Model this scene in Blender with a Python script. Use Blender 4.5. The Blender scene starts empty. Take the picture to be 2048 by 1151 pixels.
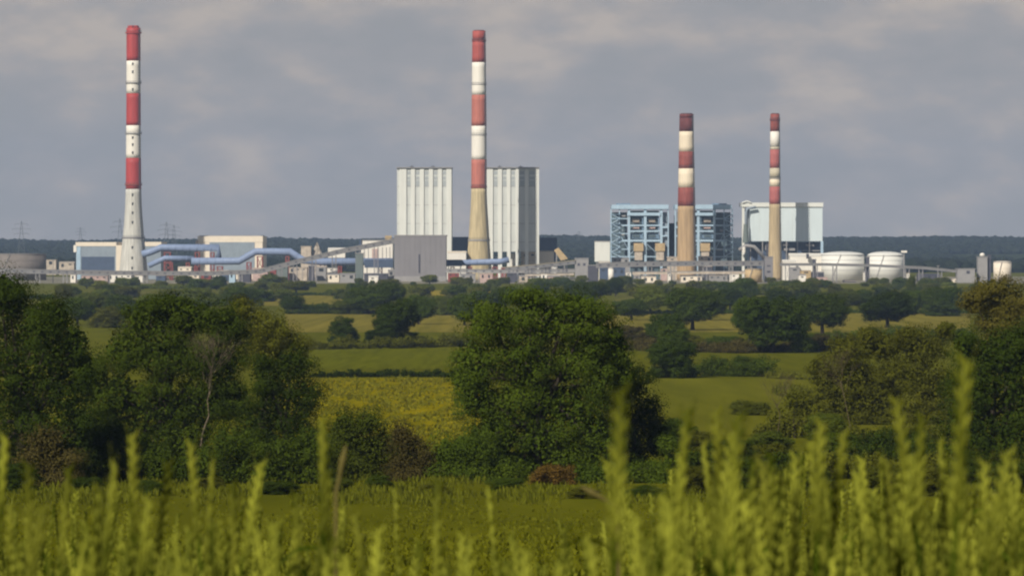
import bpy, math, random
import numpy as np
sc = bpy.context.scene
COL = sc.collection
R = math.radians
F = 8182.0          # focal length in pixels of the 2048 px wide photograph
YH = 487.0          # row of the horizon
EYE = 32.0          # height of the eye above the plain

# ------------------------------------------------------------------ camera
cam = bpy.data.cameras.new('camera'); camo = bpy.data.objects.new('camera', cam); COL.objects.link(camo)
camo.location = (0, 0, EYE); camo.rotation_euler = (R(90), 0, 0)
cam.sensor_width = 36.0; cam.lens = F * 36.0 / 2048.0
cam.shift_y = -(575.5 - YH) / 2048.0
cam.clip_start = 0.2; cam.clip_end = 40000
cam.dof.use_dof = True; cam.dof.focus_distance = 2500.0; cam.dof.aperture_fstop = 25.0
sc.camera = camo
# ------------------------------------------------------------------ light
SUN_AZ = 31.0       # degrees to the left of straight behind the camera
SUN_EL = 36.0
sx, sy, sz = -math.sin(R(SUN_AZ)) * math.cos(R(SUN_EL)), -math.cos(R(SUN_AZ)) * math.cos(R(SUN_EL)), math.sin(R(SUN_EL))
from mathutils import Vector
sun = bpy.data.lights.new('sun', 'SUN'); suno = bpy.data.objects.new('sun', sun); COL.objects.link(suno)
sun.energy = 4.8; sun.angle = R(0.5); sun.color = (1.0, 0.925, 0.80)
suno.rotation_euler = Vector((sx, sy, sz)).to_track_quat('Z', 'Y').to_euler()
suno.location = (0, 0, 400)
w = bpy.data.worlds.new('World'); sc.world = w; w.use_nodes = True
nt = w.node_tree; nt.nodes.clear(); N = nt.nodes.new; L = nt.links.new
def world():
    sky = N('ShaderNodeTexSky'); sky.sky_type = 'NISHITA'; sky.sun_disc = False
    sky.sun_elevation = R(SUN_EL); sky.sun_rotation = math.atan2(sx, sy) % (2 * math.pi)
    bg1 = N('ShaderNodeBackground'); bg1.inputs[1].default_value = 0.055; L(sky.outputs[0], bg1.inputs[0])
    tc = N('ShaderNodeTexCoord')
    mp = N('ShaderNodeMapping'); mp.inputs['Scale'].default_value = (30, 30, 66); mp.inputs['Location'].default_value = (5.1, 0, 2.35)
    L(tc.outputs['Generated'], mp.inputs[0])
    n1 = N('ShaderNodeTexNoise'); n1.inputs['Scale'].default_value = 1.35; n1.inputs['Detail'].default_value = 6; n1.inputs['Roughness'].default_value = 0.52; n1.inputs['Distortion'].default_value = 0.0
    L(mp.outputs[0], n1.inputs['Vector'])
    mp2 = N('ShaderNodeMapping'); mp2.inputs['Scale'].default_value = (14, 14, 60); mp2.inputs['Location'].default_value = (7.7, 0, 4.1)
    L(tc.outputs['Generated'], mp2.inputs[0])
    n2 = N('ShaderNodeTexNoise'); n2.inputs['Scale'].default_value = 0.8; n2.inputs['Detail'].default_value = 4
    L(mp2.outputs[0], n2.inputs['Vector'])
    # more cloud higher up, clear grey-blue near the horizon
    sep = N('ShaderNodeSeparateXYZ'); L(tc.outputs['Generated'], sep.inputs[0])
    hr = N('ShaderNodeMapRange'); hr.inputs[1].default_value = 0.0; hr.inputs[2].default_value = 0.055; hr.inputs[3].default_value = -0.10; hr.inputs[4].default_value = 0.05
    L(sep.outputs[2], hr.inputs[0])
    ad = N('ShaderNodeMath'); ad.operation = 'ADD'; L(n1.outputs[0], ad.inputs[0]); L(hr.outputs[0], ad.inputs[1])
    m2 = N('ShaderNodeMath'); m2.operation = 'MULTIPLY_ADD'; L(n2.outputs[0], m2.inputs[0]); m2.inputs[1].default_value = 0.35; m2.inputs[2].default_value = -0.17
    ad2 = N('ShaderNodeMath'); ad2.operation = 'ADD'; L(ad.outputs[0], ad2.inputs[0]); L(m2.outputs[0], ad2.inputs[1])
    cr = N('ShaderNodeValToRGB'); e = cr.color_ramp.elements
    e[0].position = 0.36; e[0].color = CLOUD[0]
    e[1].position = 0.68; e[1].color = CLOUD[3]
    a = e.new(0.48); a.color = CLOUD[1]
    a = e.new(0.57); a.color = CLOUD[2]
    L(ad2.outputs[0], cr.inputs[0])
    bg2 = N('ShaderNodeBackground'); bg2.inputs[1].default_value = 1.0; L(cr.outputs[0], bg2.inputs[0])
    mr = N('ShaderNodeMapRange'); mr.inputs[1].default_value = 0.08; mr.inputs[2].default_value = 0.22; mr.inputs[3].default_value = 1.0; mr.inputs[4].default_value = 0.10
    L(sep.outputs[2], mr.inputs[0])
    mx = N('ShaderNodeMixShader'); L(mr.outputs[0], mx.inputs[0]); L(bg1.outputs[0], mx.inputs[1]); L(bg2.outputs[0], mx.inputs[2])
    out = N('ShaderNodeOutputWorld'); L(mx.outputs[0], out.inputs[0])
CLOUD = [(0.325, 0.328, 0.340, 1), (0.355, 0.348, 0.355, 1), (0.405, 0.378, 0.366, 1), (0.48, 0.43, 0.39, 1)]
world()
vs = sc.view_settings; vs.view_transform = 'Standard'; vs.look = 'None'; vs.exposure = 0.0; vs.gamma = 1.0; vs.use_curve_mapping = False
sc.cycles.use_denoising = True; sc.cycles.filter_width = 2.2
sc.cycles.max_bounces = 6; sc.cycles.diffuse_bounces = 2; sc.cycles.transparent_max_bounces = 8; sc.cycles.volume_bounces = 0
sc.cycles.sample_clamp_indirect = 4

# ------------------------------------------------------------------ the lie of the land
PROF = [(-400, 34), (-50, 31.5), (0, 31.0), (12, 30.4), (40, 28.2), (100, 24), (180, 19), (250, 15), (350, 11.6), (450, 9.6), (600, 8.2),
        (800, 6.2), (1100, 4.2), (1500, 1.6), (2000, 0), (6300, 0), (8400, 30), (9400, 32)]
def _smooth():
    P0 = list(PROF); f = lambda q: float(np.interp(q, [p[0] for p in P0], [p[1] for p in P0]))
    return [p for p in P0 if p[0] < 60] + [(q, float(np.mean([f(q * (1 + t)) for t in np.linspace(-.28, .28, 15)]))) for q in range(60, 1500, 25)] + [(1500, 1.75), (1650, 1.1), (1800, .6), (2100, .15), (2400, 0)] + [p for p in P0 if p[0] > 2400]
PROF = _smooth()
def ground(d):
    return float(np.interp(d, [p[0] for p in PROF], [p[1] for p in PROF]))
_ds = np.concatenate([np.arange(60, 2000, 1.0), np.arange(2000, 6300, 5.0)])
_ys = YH + (EYE - np.array([ground(d) for d in _ds])) * F / _ds
def dist_at(y):     # distance of the ground seen at row y
    return float(np.interp(-y, -_ys, _ds))
def W(x, y, d): return ((x - 1024) * d / F, d, EYE + (YH - y) * d / F)
def X(x, d): return (x - 1024) * d / F
def Z(y, d): return EYE + (YH - y) * d / F

# ------------------------------------------------------------------ materials
MATS = {}
def mat(name, col, rough=0.8, noise=0.0, nscale=1.0, stretch=(1, 1, 1), col2=None, metal=0.0, spec=0.3, bump=0.0, detail=5, ramp=(0.35, 0.65)):
    if name in MATS: return MATS[name]
    m = bpy.data.materials.new(name); m.use_nodes = True; t = m.node_tree; b = t.nodes['Principled BSDF']
    b.inputs['Roughness'].default_value = rough; b.inputs['Metallic'].default_value = metal; b.inputs['Specular IOR Level'].default_value = spec
    c = (*col, 1); b.inputs['Base Color'].default_value = c
    if noise > 0 or col2:
        tc = t.nodes.new('ShaderNodeTexCoord'); mp = t.nodes.new('ShaderNodeMapping'); mp.inputs['Scale'].default_value = stretch
        n = t.nodes.new('ShaderNodeTexNoise'); n.inputs['Scale'].default_value = nscale; n.inputs['Detail'].default_value = detail; n.inputs['Roughness'].default_value = 0.6
        t.links.new(tc.outputs['Object'], mp.inputs[0]); t.links.new(mp.outputs[0], n.inputs['Vector'])
        r = t.nodes.new('ShaderNodeValToRGB'); r.color_ramp.elements[0].position = ramp[0]; r.color_ramp.elements[1].position = ramp[1]
        r.color_ramp.elements[0].color = (*(col2 if col2 else [v * (1 - noise) for v in col]), 1); r.color_ramp.elements[1].color = c
        t.links.new(n.outputs[0], r.inputs[0]); t.links.new(r.outputs[0], b.inputs['Base Color'])
        if bump > 0:
            bp = t.nodes.new('ShaderNodeBump'); bp.inputs['Strength'].default_value = bump; bp.inputs['Distance'].default_value = 0.3
            t.links.new(n.outputs[0], bp.inputs['Height']); t.links.new(bp.outputs[0], b.inputs['Normal'])
    MATS[name] = m; return m
def leafmat(name, c1, c2, trans=0.12, nscale=0.25, rough=0.8, k=0.22):
    """foliage: colour varies from leaf to leaf and from branch to branch"""
    m = bpy.data.materials.new(name); m.use_nodes = True; t = m.node_tree; t.nodes.clear(); n = t.nodes.new; l = t.links.new
    g = n('ShaderNodeNewGeometry'); tc = n('ShaderNodeTexCoord'); no = n('ShaderNodeTexNoise'); no.inputs['Scale'].default_value = nscale; no.inputs['Detail'].default_value = 3
    l(tc.outputs['Object'], no.inputs['Vector'])
    oi = n('ShaderNodeObjectInfo')
    s = n('ShaderNodeMath'); s.operation = 'ADD'; rm = n('ShaderNodeMath'); rm.operation = 'MULTIPLY_ADD'; rm.inputs[1].default_value = 0.25; rm.inputs[2].default_value = 0.37; l(g.outputs['Random Per Island'], rm.inputs[0]); l(rm.outputs[0], s.inputs[0]); l(no.outputs[0], s.inputs[1])
    s2 = n('ShaderNodeMath'); s2.operation = 'MULTIPLY'; s2.inputs[1].default_value = 0.5; l(s.outputs[0], s2.inputs[0])
    cm = n('ShaderNodeMapRange'); cm.inputs[1].default_value = .5 - k; cm.inputs[2].default_value = .5 + k; l(s2.outputs[0], cm.inputs[0])
    mx = n('ShaderNodeMix'); mx.data_type = 'RGBA'; l(cm.outputs[0], mx.inputs[0]); mx.inputs[6].default_value = (*c1, 1); mx.inputs[7].default_value = (*c2, 1)
    hs = n('ShaderNodeHueSaturation'); l(mx.outputs[2], hs.inputs['Color'])
    mr = n('ShaderNodeMapRange'); mr.inputs[3].default_value = 0.75; mr.inputs[4].default_value = 1.25; l(oi.outputs['Random'], mr.inputs[0]); l(mr.outputs[0], hs.inputs['Value'])
    d = n('ShaderNodeBsdfPrincipled'); d.inputs['Roughness'].default_value = rough; d.inputs['Specular IOR Level'].default_value = 0.04; l(hs.outputs[0], d.inputs['Base Color'])
    tr = n('ShaderNodeBsdfTranslucent'); l(hs.outputs[0], tr.inputs[0])
    ms = n('ShaderNodeMixShader'); ms.inputs[0].default_value = trans; l(d.outputs[0], ms.inputs[1]); l(tr.outputs[0], ms.inputs[2])
    o = n('ShaderNodeOutputMaterial'); l(ms.outputs[0], o.inputs[0]); MATS[name] = m; return m
LEAF = {
 'dark': leafmat('leaf_dark_green', (0.014, 0.027, 0.002), (0.045, 0.066, 0.005)),
 'mid': leafmat('leaf_mid_green', (0.022, 0.040, 0.003), (0.070, 0.097, 0.007)),
 'olive': leafmat('leaf_olive', (0.052, 0.058, 0.004), (0.125, 0.128, 0.012)),
 'brown': leafmat('leaf_bronze_olive', (0.046, 0.042, 0.006), (0.105, 0.092, 0.016)),
 'bright': leafmat('leaf_bright_green', (0.038, 0.056, 0.004), (0.100, 0.122, 0.012)),
 'rust': leafmat('leaf_rust', (0.066, 0.042, 0.008), (0.16, 0.096, 0.020)),
 'purple': leafmat('leaf_purple_brown', (0.042, 0.036, 0.008), (0.095, 0.078, 0.022)),
 'cool': leafmat('leaf_cool_green', (0.046, 0.066, 0.006), (0.120, 0.140, 0.018)),
 'plain': leafmat('leaf_plain_green', (0.052, 0.066, 0.004), (0.140, 0.148, 0.014)),
}
bark = mat('bark', (0.045, 0.035, 0.024), 0.9, 0.5, 3, (1, 1, .3))
deadbark = mat('bare_pale_bark', (0.15, 0.12, 0.08), 0.9, 0.4, 3, (1, 1, .3))
white = mat('white_cladding', (0.70, 0.71, 0.66), 0.6, 0.10, .3, (1, 1, .15))
whiteg = mat('pale_grey_cladding', (0.58, 0.60, 0.57), 0.6, 0.15, .3, (1, 1, .15))
cream = mat('cream_cladding', (0.78, 0.69, 0.56), 0.7, 0.08, .2)
louvre = mat('louvre_grey', (0.36, 0.39, 0.40), .6)
bluew = mat('bluish_white_cladding', (0.60, 0.68, 0.70), .6, .08, .3, (1, 1, .15))
creamd = mat('weathered_cream', (0.55, 0.47, 0.38), 0.8, 0.35, .3)
pink = mat('pinkish_cladding', (0.55, 0.40, 0.36), 0.8, 0.3, .3)
concw = mat('pale_concrete', (0.58, 0.57, 0.52), 0.85, 0.3, .7, (1, 1, .06))
concb = mat('beige_concrete', (0.56, 0.46, 0.27), 0.85, 0.35, .7, (1, 1, .06))
conct = mat('tan_concrete', (0.50, 0.345, 0.19), 0.85, 0.35, .7, (1, 1, .06))
conctd = mat('tan_concrete_light', (0.50, 0.39, 0.23), 0.85, 0.35, .7, (1, 1, .06))
redA = mat('red_paint', (0.44, 0.055, 0.050), 0.6, 0.27, .9, (1, 1, .06))
redB = mat('faded_red_paint', (0.50, 0.165, 0.12), 0.7, 0.33, .9, (1, 1, .06))
redBd = mat('red_paint_less_faded', (0.42, 0.085, 0.065), 0.7, 0.30, .9, (1, 1, .06))
redC = mat('brick_red_paint', (0.30, 0.075, 0.055), 0.7, 0.38, .9, (1, 1, .06))
redCd = mat('sooty_red_paint', (0.17, 0.045, 0.040), 0.8, 0.35, .3, (1, 1, .3))
redD = mat('pinkish_red_paint', (0.44, 0.13, 0.115), 0.7, 0.30, .9, (1, 1, .06))
whp = mat('white_paint', (0.80, 0.76, 0.68), 0.6, 0.12, .9, (1, 1, .06))
crp = mat('cream_paint', (0.80, 0.69, 0.52), 0.6, 0.15, .9, (1, 1, .06))
crpd = mat('grimy_cream_paint', (0.55, 0.49, 0.36), 0.7, 0.2, .3, (1, 1, .15))
soot = mat('soot', (0.06, 0.045, 0.045), 0.9)
darkwin = mat('dark_opening', (0.03, 0.035, 0.04), 0.5)
ductblue = mat('blue_duct_cladding', (0.225, 0.29, 0.44), 0.5, 0.15, .3)
navy = mat('navy_cladding', (0.07, 0.10, 0.16), 0.6, 0.2, .2)
bluegrey = mat('blue_grey_cladding', (0.26, 0.31, 0.36), 0.6, 0.15, .2)
steelb = mat('pale_blue_steel', (0.40, 0.54, 0.66), 0.5, 0.15, .3)
steeld = mat('mid_blue_steel', (0.17, 0.26, 0.36), 0.5, 0.2, .3)
casing = mat('boiler_casing', (0.10, 0.145, 0.165), 0.6, 0.3, .4)
redsteel = mat('red_steel', (0.26, 0.07, 0.06), 0.6, 0.3, .4)
grey = mat('grey_cladding', (0.225, 0.215, 0.225), 0.7, 0.12, .12, (1, 1, .4))
greyl = mat('light_grey_cladding', (0.30, 0.29, 0.285), 0.7, 0.15, .2)
greyw = mat('grey_belt_gallery', (0.21, 0.205, 0.205), 0.7, 0.2, .2)
tang = mat('tan_belt_gallery', (0.42, 0.36, 0.22), 0.7, 0.2, .2)
dgrey = mat('dark_grey_cladding', (0.075, 0.075, 0.095), 0.7, 0.2, .2)
pylonm = mat('pylon_steel', (0.10, 0.11, 0.12), 0.6)
tankw = mat('white_tank_paint', (0.74, 0.735, 0.68), 0.6, 0.08, .1, (.3, .3, 3))
tanb = mat('tan_cladding', (0.50, 0.37, 0.20), 0.8, 0.25, .3)
greent = mat('green_grey_cladding', (0.15, 0.18, 0.17), 0.7, 0.2, .3)
brownt = mat('brown_grey_tank', (0.20, 0.175, 0.155), 0.8, 0.25, .12)
rock = mat('pale_stone_heap', (0.50, 0.44, 0.36), 0.95, 0.5, .4)

# ------------------------------------------------------------------ object helpers
def tag(o, label=None, cat=None, group=None, kind=None):
    if label: o['label'] = label
    if cat: o['category'] = cat
    if group: o['group'] = group
    if kind: o['kind'] = kind
    return o
def thing(name, loc, label, cat, group=None):
    o = bpy.data.objects.new(name, None); COL.objects.link(o); o.location = loc; o.empty_display_size = 1
    return tag(o, label, cat, group)
def wloc(o):
    v = Vector((0, 0, 0))
    while o is not None: v = v + o.location; o = o.parent
    return v
def nmesh(name, V, Fc, m=None, smooth=False):
    """mesh from numpy arrays; Fc is (n,3) or (n,4)"""
    me = bpy.data.meshes.new(name); V = np.asarray(V, dtype=np.float32); Fc = np.asarray(Fc, dtype=np.int32); k = Fc.shape[1]
    me.vertices.add(len(V)); me.vertices.foreach_set('co', V.ravel())
    me.loops.add(Fc.size); me.loops.foreach_set('vertex_index', Fc.ravel())
    me.polygons.add(len(Fc)); me.polygons.foreach_set('loop_start', np.arange(0, Fc.size, k, dtype=np.int32)); me.polygons.foreach_set('loop_total', np.full(len(Fc), k, dtype=np.int32))
    me.polygons.foreach_set('use_smooth', np.full(len(Fc), smooth, dtype=bool))
    if m: me.materials.append(m)
    me.update(calc_edges=True); return me
class MB:
    def __init__(s): s.v = []; s.f = []
    def add(s, vs, fs):
        o = len(s.v); s.v += [tuple(v) for v in vs]; s.f += [tuple(i + o for i in f) for f in fs]; return s
    def box(s, x0, x1, y0, y1, z0, z1):
        return s.add([(x0, y0, z0), (x1, y0, z0), (x1, y1, z0), (x0, y1, z0), (x0, y0, z1), (x1, y0, z1), (x1, y1, z1), (x0, y1, z1)],
                     [(0, 3, 2, 1), (4, 5, 6, 7), (0, 1, 5, 4), (1, 2, 6, 5), (2, 3, 7, 6), (3, 0, 4, 7)])
    def px(s, x0, x1, yt, yb, d, depth):       # box whose front face fills these photo columns and rows at distance d
        return s.box(X(x0, d), X(x1, d), d, d + depth, max(Z(yb, d), 0 if d > 2000 else -99) if yb is not None else -0.3, Z(yt, d))
    def tube(s, p, q, r, n=8, r2=None):
        p, q = Vector(p), Vector(q); a = (q - p).normalized(); u = a.orthogonal().normalized(); v = a.cross(u); r2 = r if r2 is None else r2
        vs = [p + (u * math.cos(t) + v * math.sin(t)) * r for t in [2 * math.pi * i / n for i in range(n)]]
        vs += [q + (u * math.cos(t) + v * math.sin(t)) * r2 for t in [2 * math.pi * i / n for i in range(n)]]
        return s.add(vs, [(i, (i + 1) % n, n + (i + 1) % n, n + i) for i in range(n)] + [tuple(range(n))[::-1], tuple(range(n, 2 * n))])
    def path(s, pts, r, n=12):                   # bent pipe with mitred joints
        pts = [Vector(p) for p in pts]; rings = []
        rr = r if isinstance(r, (list, tuple)) else [r] * len(pts)
        for i, p in enumerate(pts):
            a = (pts[min(i + 1, len(pts) - 1)] - pts[max(i - 1, 0)]).normalized()
            u = Vector((0, 1, 0)) if abs(a.y) < .9 else Vector((1, 0, 0)); u = (u - a * u.dot(a)).normalized(); v = a.cross(u)
            rings.append([p + (u * math.cos(t) + v * math.sin(t)) * rr[i] for t in [2 * math.pi * k / n for k in range(n)]])
        vs = [q for g in rings for q in g]; fs = []
        for i in range(len(pts) - 1):
            for k in range(n): fs.append((i * n + k, i * n + (k + 1) % n, (i + 1) * n + (k + 1) % n, (i + 1) * n + k))
        fs += [tuple(range(n))[::-1], tuple(range((len(pts) - 1) * n, len(pts) * n))]
        return s.add(vs, fs)
    def lathe(s, cx, cy, prof, n=40, cap=True):
        vs = []; fs = []
        for z, r in prof:
            vs += [(cx + r * math.cos(2 * math.pi * k / n), cy + r * math.sin(2 * math.pi * k / n), z) for k in range(n)]
        for i in range(len(prof) - 1):
            for k in range(n): fs.append((i * n + k, i * n + (k + 1) % n, (i + 1) * n + (k + 1) % n, (i + 1) * n + k))
        if cap: fs += [tuple(range(n))[::-1], tuple(range((len(prof) - 1) * n, len(prof) * n))]
        return s.add(vs, fs)
    def quadprism(s, pts, y0, y1):               # polygon in x,z pushed from y0 to y1
        n = len(pts); vs = [(x, y0, z) for x, z in pts] + [(x, y1, z) for x, z in pts]
        return s.add(vs, [tuple(range(n)), tuple(range(n, 2 * n))[::-1]] + [(i, n + i, n + (i + 1) % n, (i + 1) % n) for i in range(n)])
    def build(s, name, m, parent=None, smooth=False, label=None):
        o0 = wloc(parent) if parent else Vector((0, 0, 0))
        me = bpy.data.meshes.new(name); me.from_pydata([(x - o0.x, y - o0.y, z - o0.z) for x, y, z in s.v], [], s.f); me.materials.append(m)
        if smooth:
            me.polygons.foreach_set('use_smooth', [len(p.vertices) == 4 for p in me.polygons])
        import bmesh
        bm = bmesh.new(); bm.from_mesh(me); bmesh.ops.recalc_face_normals(bm, faces=bm.faces); bm.to_mesh(me); bm.free()
        o = bpy.data.objects.new(name, me); COL.objects.link(o)
        if parent: o.parent = parent
        if label: o['label'] = label
        return o

# ------------------------------------------------------------------ ground and fields
rows = sorted(set([p[0] for p in PROF] + list(range(-50, 60, 6)) + list(range(60, 1500, 25)) + list(range(1500, 6300, 150)) + list(range(6300, 9500, 100)) + [12000, 16000]))
rows = [float(r) for r in rows]
def hill(x, y):
    if y < 6300: return 0.0
    k = min(1, (y - 6300) / 2100.0)
    return k * (3.2 * math.sin(x * 0.0031 + 1) + 2.2 * math.sin(x * 0.0083 + .4) + 1.2 * math.sin(x * .021) + max(0, x - 300) * 0.006)
def ground_sheet():
    xs = [-9000, -5000, -3000] + list(np.arange(-1500, 1501, 60)) + [3000, 5000, 9000]
    V = [(x, y, ground(y) + hill(x, y)) for y in rows for x in xs]; nx = len(xs)
    Fc = [(j * nx + i, j * nx + i + 1, (j + 1) * nx + i + 1, (j + 1) * nx + i) for j in range(len(rows) - 1) for i in range(nx - 1)]
    m = mat('rough_grass', (0.112, 0.114, 0.006), 0.95, 0, 0.16, (1, .10, 1), (0.078, 0.082, 0.004), detail=12, ramp=(.32, .68), spec=0)
    me = nmesh('ground', V, Fc, m); me.materials.append(mat('woodland_floor', (.03, .04, .012), 1, spec=0))
    me.polygons.foreach_set('material_index', [1 if rows[j] >= 6300 else 0 for j in range(len(rows) - 1) for i in range(nx - 1)])
    o = bpy.data.objects.new('ground', me); COL.objects.link(o)
    tag(o, 'rough green grassland sloping down to the plain', kind='structure')
ground_sheet()
def field(name, x0, x1, yt, yb, m, label, off=0.06, slant=0):
    """a field seen between photo columns x0..x1 and rows yt..yb, draped 6 cm above the ground sheet"""
    d0, d1 = dist_at(yb), dist_at(yt)
    ds = [d0] + [r for r in rows if d0 < r < d1] + [d1]
    V = []
    for d in ds:
        k = (d - d0) / (d1 - d0)
        V += [(X(x0 - slant * (1 - k), d), d, ground(d) + off), (X(x1 + slant * (1 - k), d), d, ground(d) + off)]
    Fc = [(2 * j, 2 * j + 1, 2 * j + 3, 2 * j + 2) for j in range(len(ds) - 1)]
    o = bpy.data.objects.new(name, nmesh(name, V, Fc, m)); COL.objects.link(o); tag(o, label, kind='structure'); return o
hay = mat('ripening_grass', (0.215, 0.178, 0.028), 0.95, 0, 0.25, (1, .02, 1), (0.120, 0.108, 0.016), detail=9, ramp=(.3, .7), spec=0)
hayg = mat('pale_green_field', (0.130, 0.122, 0.020), 0.95, 0, 0.10, (1, .08, 1), (0.080, 0.082, 0.012), detail=9, ramp=(.3, .7), spec=0)
butter = mat('buttercup_meadow', (0.250, 0.200, 0.003), 0.95, 0, 0.5, (1, .04, 1), (0.120, 0.115, 0.004), detail=8, ramp=(.35, .7), spec=0)
butter2 = mat('yellow_flower_strip', (0.36, 0.27, 0.02), 0.95, 0, 0.1, (1, .1, 1), (0.16, 0.135, 0.02), detail=8, spec=0)
gfield = mat('green_pasture', (0.120, 0.125, 0.007), 0.95, 0, 0.5, (1, .035, 1), (0.075, 0.082, 0.004), detail=9, ramp=(.3, .7), spec=0)
near = mat('near_pasture', (0.165, 0.150, 0.006), 0.95, 0, 1.3, (1, .07, 1), (0.095, 0.094, 0.003), detail=10, ramp=(.3, .7), spec=0)
yard = mat('yard_gravel', (0.27, 0.235, 0.165), 0.95, 0, 0.02, (1, 1, 1), (0.15, 0.145, 0.09), detail=8)
field('field', 570, 955, 626, 664, hay, 'pale ripening field beyond the mid distance hedge left of the oak')
field('field', 1200, 1940, 626, 664, hay, 'pale ripening field behind the row of oaks on the right', )
field('field', 170, 470, 582, 605, hayg, 'pale field behind the left hand trees')
field('field', 515, 700, 589, 611, hay, 'small pale field below the blue ducts')
field('field', 845, 895, 581, 591, butter2, 'short strip of yellow flowers below the grey block')
field('field', 935, 1080, 579, 590, butter2, 'strip of yellow flowers below the second chimney')
field('field', 180, 245, 628, 645, hay, 'scrap of pale field seen between the left trees')
field('field', 1230, 1290, 589, 603, hayg, 'small pale field under the blue boiler frame')
field('meadow', 560, 960, 756, 925, butter, 'meadow yellow with buttercups left of the big oak')
field('field', 1270, 1900, 757, 870, mat('dry_pasture', (0.132, 0.130, 0.010), .95, 0, .16, (1, .06, 1), (.098, .100, .008), detail=9, spec=0), 'dull tan pasture right of the big oak')
field('field', 600, 920, 697, 738, gfield, 'green pasture between two low hedges')
field('yard', -150, 2200, 553, 567, yard, 'bare gravel ground round the power station')

# ------------------------------------------------------------------ grass and flowers, uncountable
def tufts(name, x0, x1, yt, yb, n, m, hgt, wid, label, cat, seed, patch=None):
    rng = np.random.default_rng(seed); da, db = dist_at(yb), dist_at(yt); d = da + (db - da) * rng.random(n); x = rng.uniform(x0, x1, n)
    px_ = (x - 1024) * d / F
    if patch:
        f = np.sin(px_ * .55 + np.sin(d * .05) * 2) * np.sin(d * .045 + np.sin(px_ * .3) * 1.5) + rng.normal(0, .35, n); k = f > patch; d, px_ = d[k], px_[k]; n = len(d)
    zg = np.interp(d, [p[0] for p in PROF], [p[1] for p in PROF]); V = np.zeros((n, 3, 4, 3))
    for j in range(3):
        a = rng.uniform(0, np.pi, n); w = wid * rng.uniform(.5, 1.2, n) * .5; h = hgt * rng.uniform(.5, 1.3, n); ox = rng.normal(0, wid * .4, n); oy = rng.normal(0, wid * .4, n); ln = rng.normal(0, .25, n) * h
        for q, (sx_, t) in enumerate(((-.5, 0), (.5, 0), (1, 1), (-1, 1))):
            V[:, j, q, 0] = px_ + ox + np.cos(a) * w * sx_ + ln * t; V[:, j, q, 1] = d + oy + np.sin(a) * w * sx_ + ln * t * .5; V[:, j, q, 2] = zg + .02 + h * t * (1 + .3 * sx_)
    ob = bpy.data.objects.new(name, nmesh(name, V.reshape(-1, 3), np.arange(n * 12, dtype=np.int32).reshape(-1, 4), m)); COL.objects.link(ob); tag(ob, label, cat, kind='stuff')
tufts('buttercups', 575, 955, 757, 925, 15000, leafmat('buttercup_petals', (.19, .18, .006), (.34, .28, .010), .3, 2), .20, .45, 'yellow buttercups thick in the meadow left of the huge oak', 'flowers', 1, .15)
tufts('grass', 575, 955, 757, 925, 5000, leafmat('meadow_blades', (.09, .09, .005), (.17, .16, .012), .2, 1), .35, .4, 'green grass among the buttercups left of the huge oak', 'grass', 2, -.4)
tufts('grass', -80, 2130, 982, 1180, 9000, leafmat('pasture_blades', (.09, .10, .004), (.17, .17, .010), .3, .8), .13, .16, 'short olive grass of the near pasture behind the wheat', 'grass', 3, -.2)
tufts('grass', -80, 2130, 950, 1010, 15000, leafmat('rank_blades', (.060, .070, .003), (.14, .145, .010), .2, .8), .42, .13, 'rank grass along the foot of the near bushes', 'grass', 4, .25)

# ------------------------------------------------------------------ trees
def leaves(puffs, n_per, leaf, rng, flat=0.16):
    """puffs: array (k,7) centre, radius, outward direction -> quads"""
    k = len(puffs); P = np.repeat(puffs, n_per, axis=0); n = len(P)
    u = rng.normal(size=(n, 3)); u /= np.linalg.norm(u, axis=1)[:, None]
    rad = rng.uniform(0.25, 1.0, n) ** 0.35
    c = P[:, :3] + u * (rad * P[:, 3])[:, None] * np.array([1, 1, 0.75])
    nr = u * 0.9 + P[:, 4:7] * 0.6 + np.array([0, 0, .25]) + rng.normal(size=(n, 3)) * flat; nr /= np.linalg.norm(nr, axis=1)[:, None]
    t = np.cross(nr, rng.normal(size=(n, 3))); t /= np.linalg.norm(t, axis=1)[:, None]; b = np.cross(nr, t)
    s = leaf * rng.uniform(0.55, 1.15, n)[:, None]; t = t * s * .5; b = b * s * .36
    V = np.stack([c - t, c + b, c + t, c - b], axis=1).reshape(-1, 3)
    return V
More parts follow.
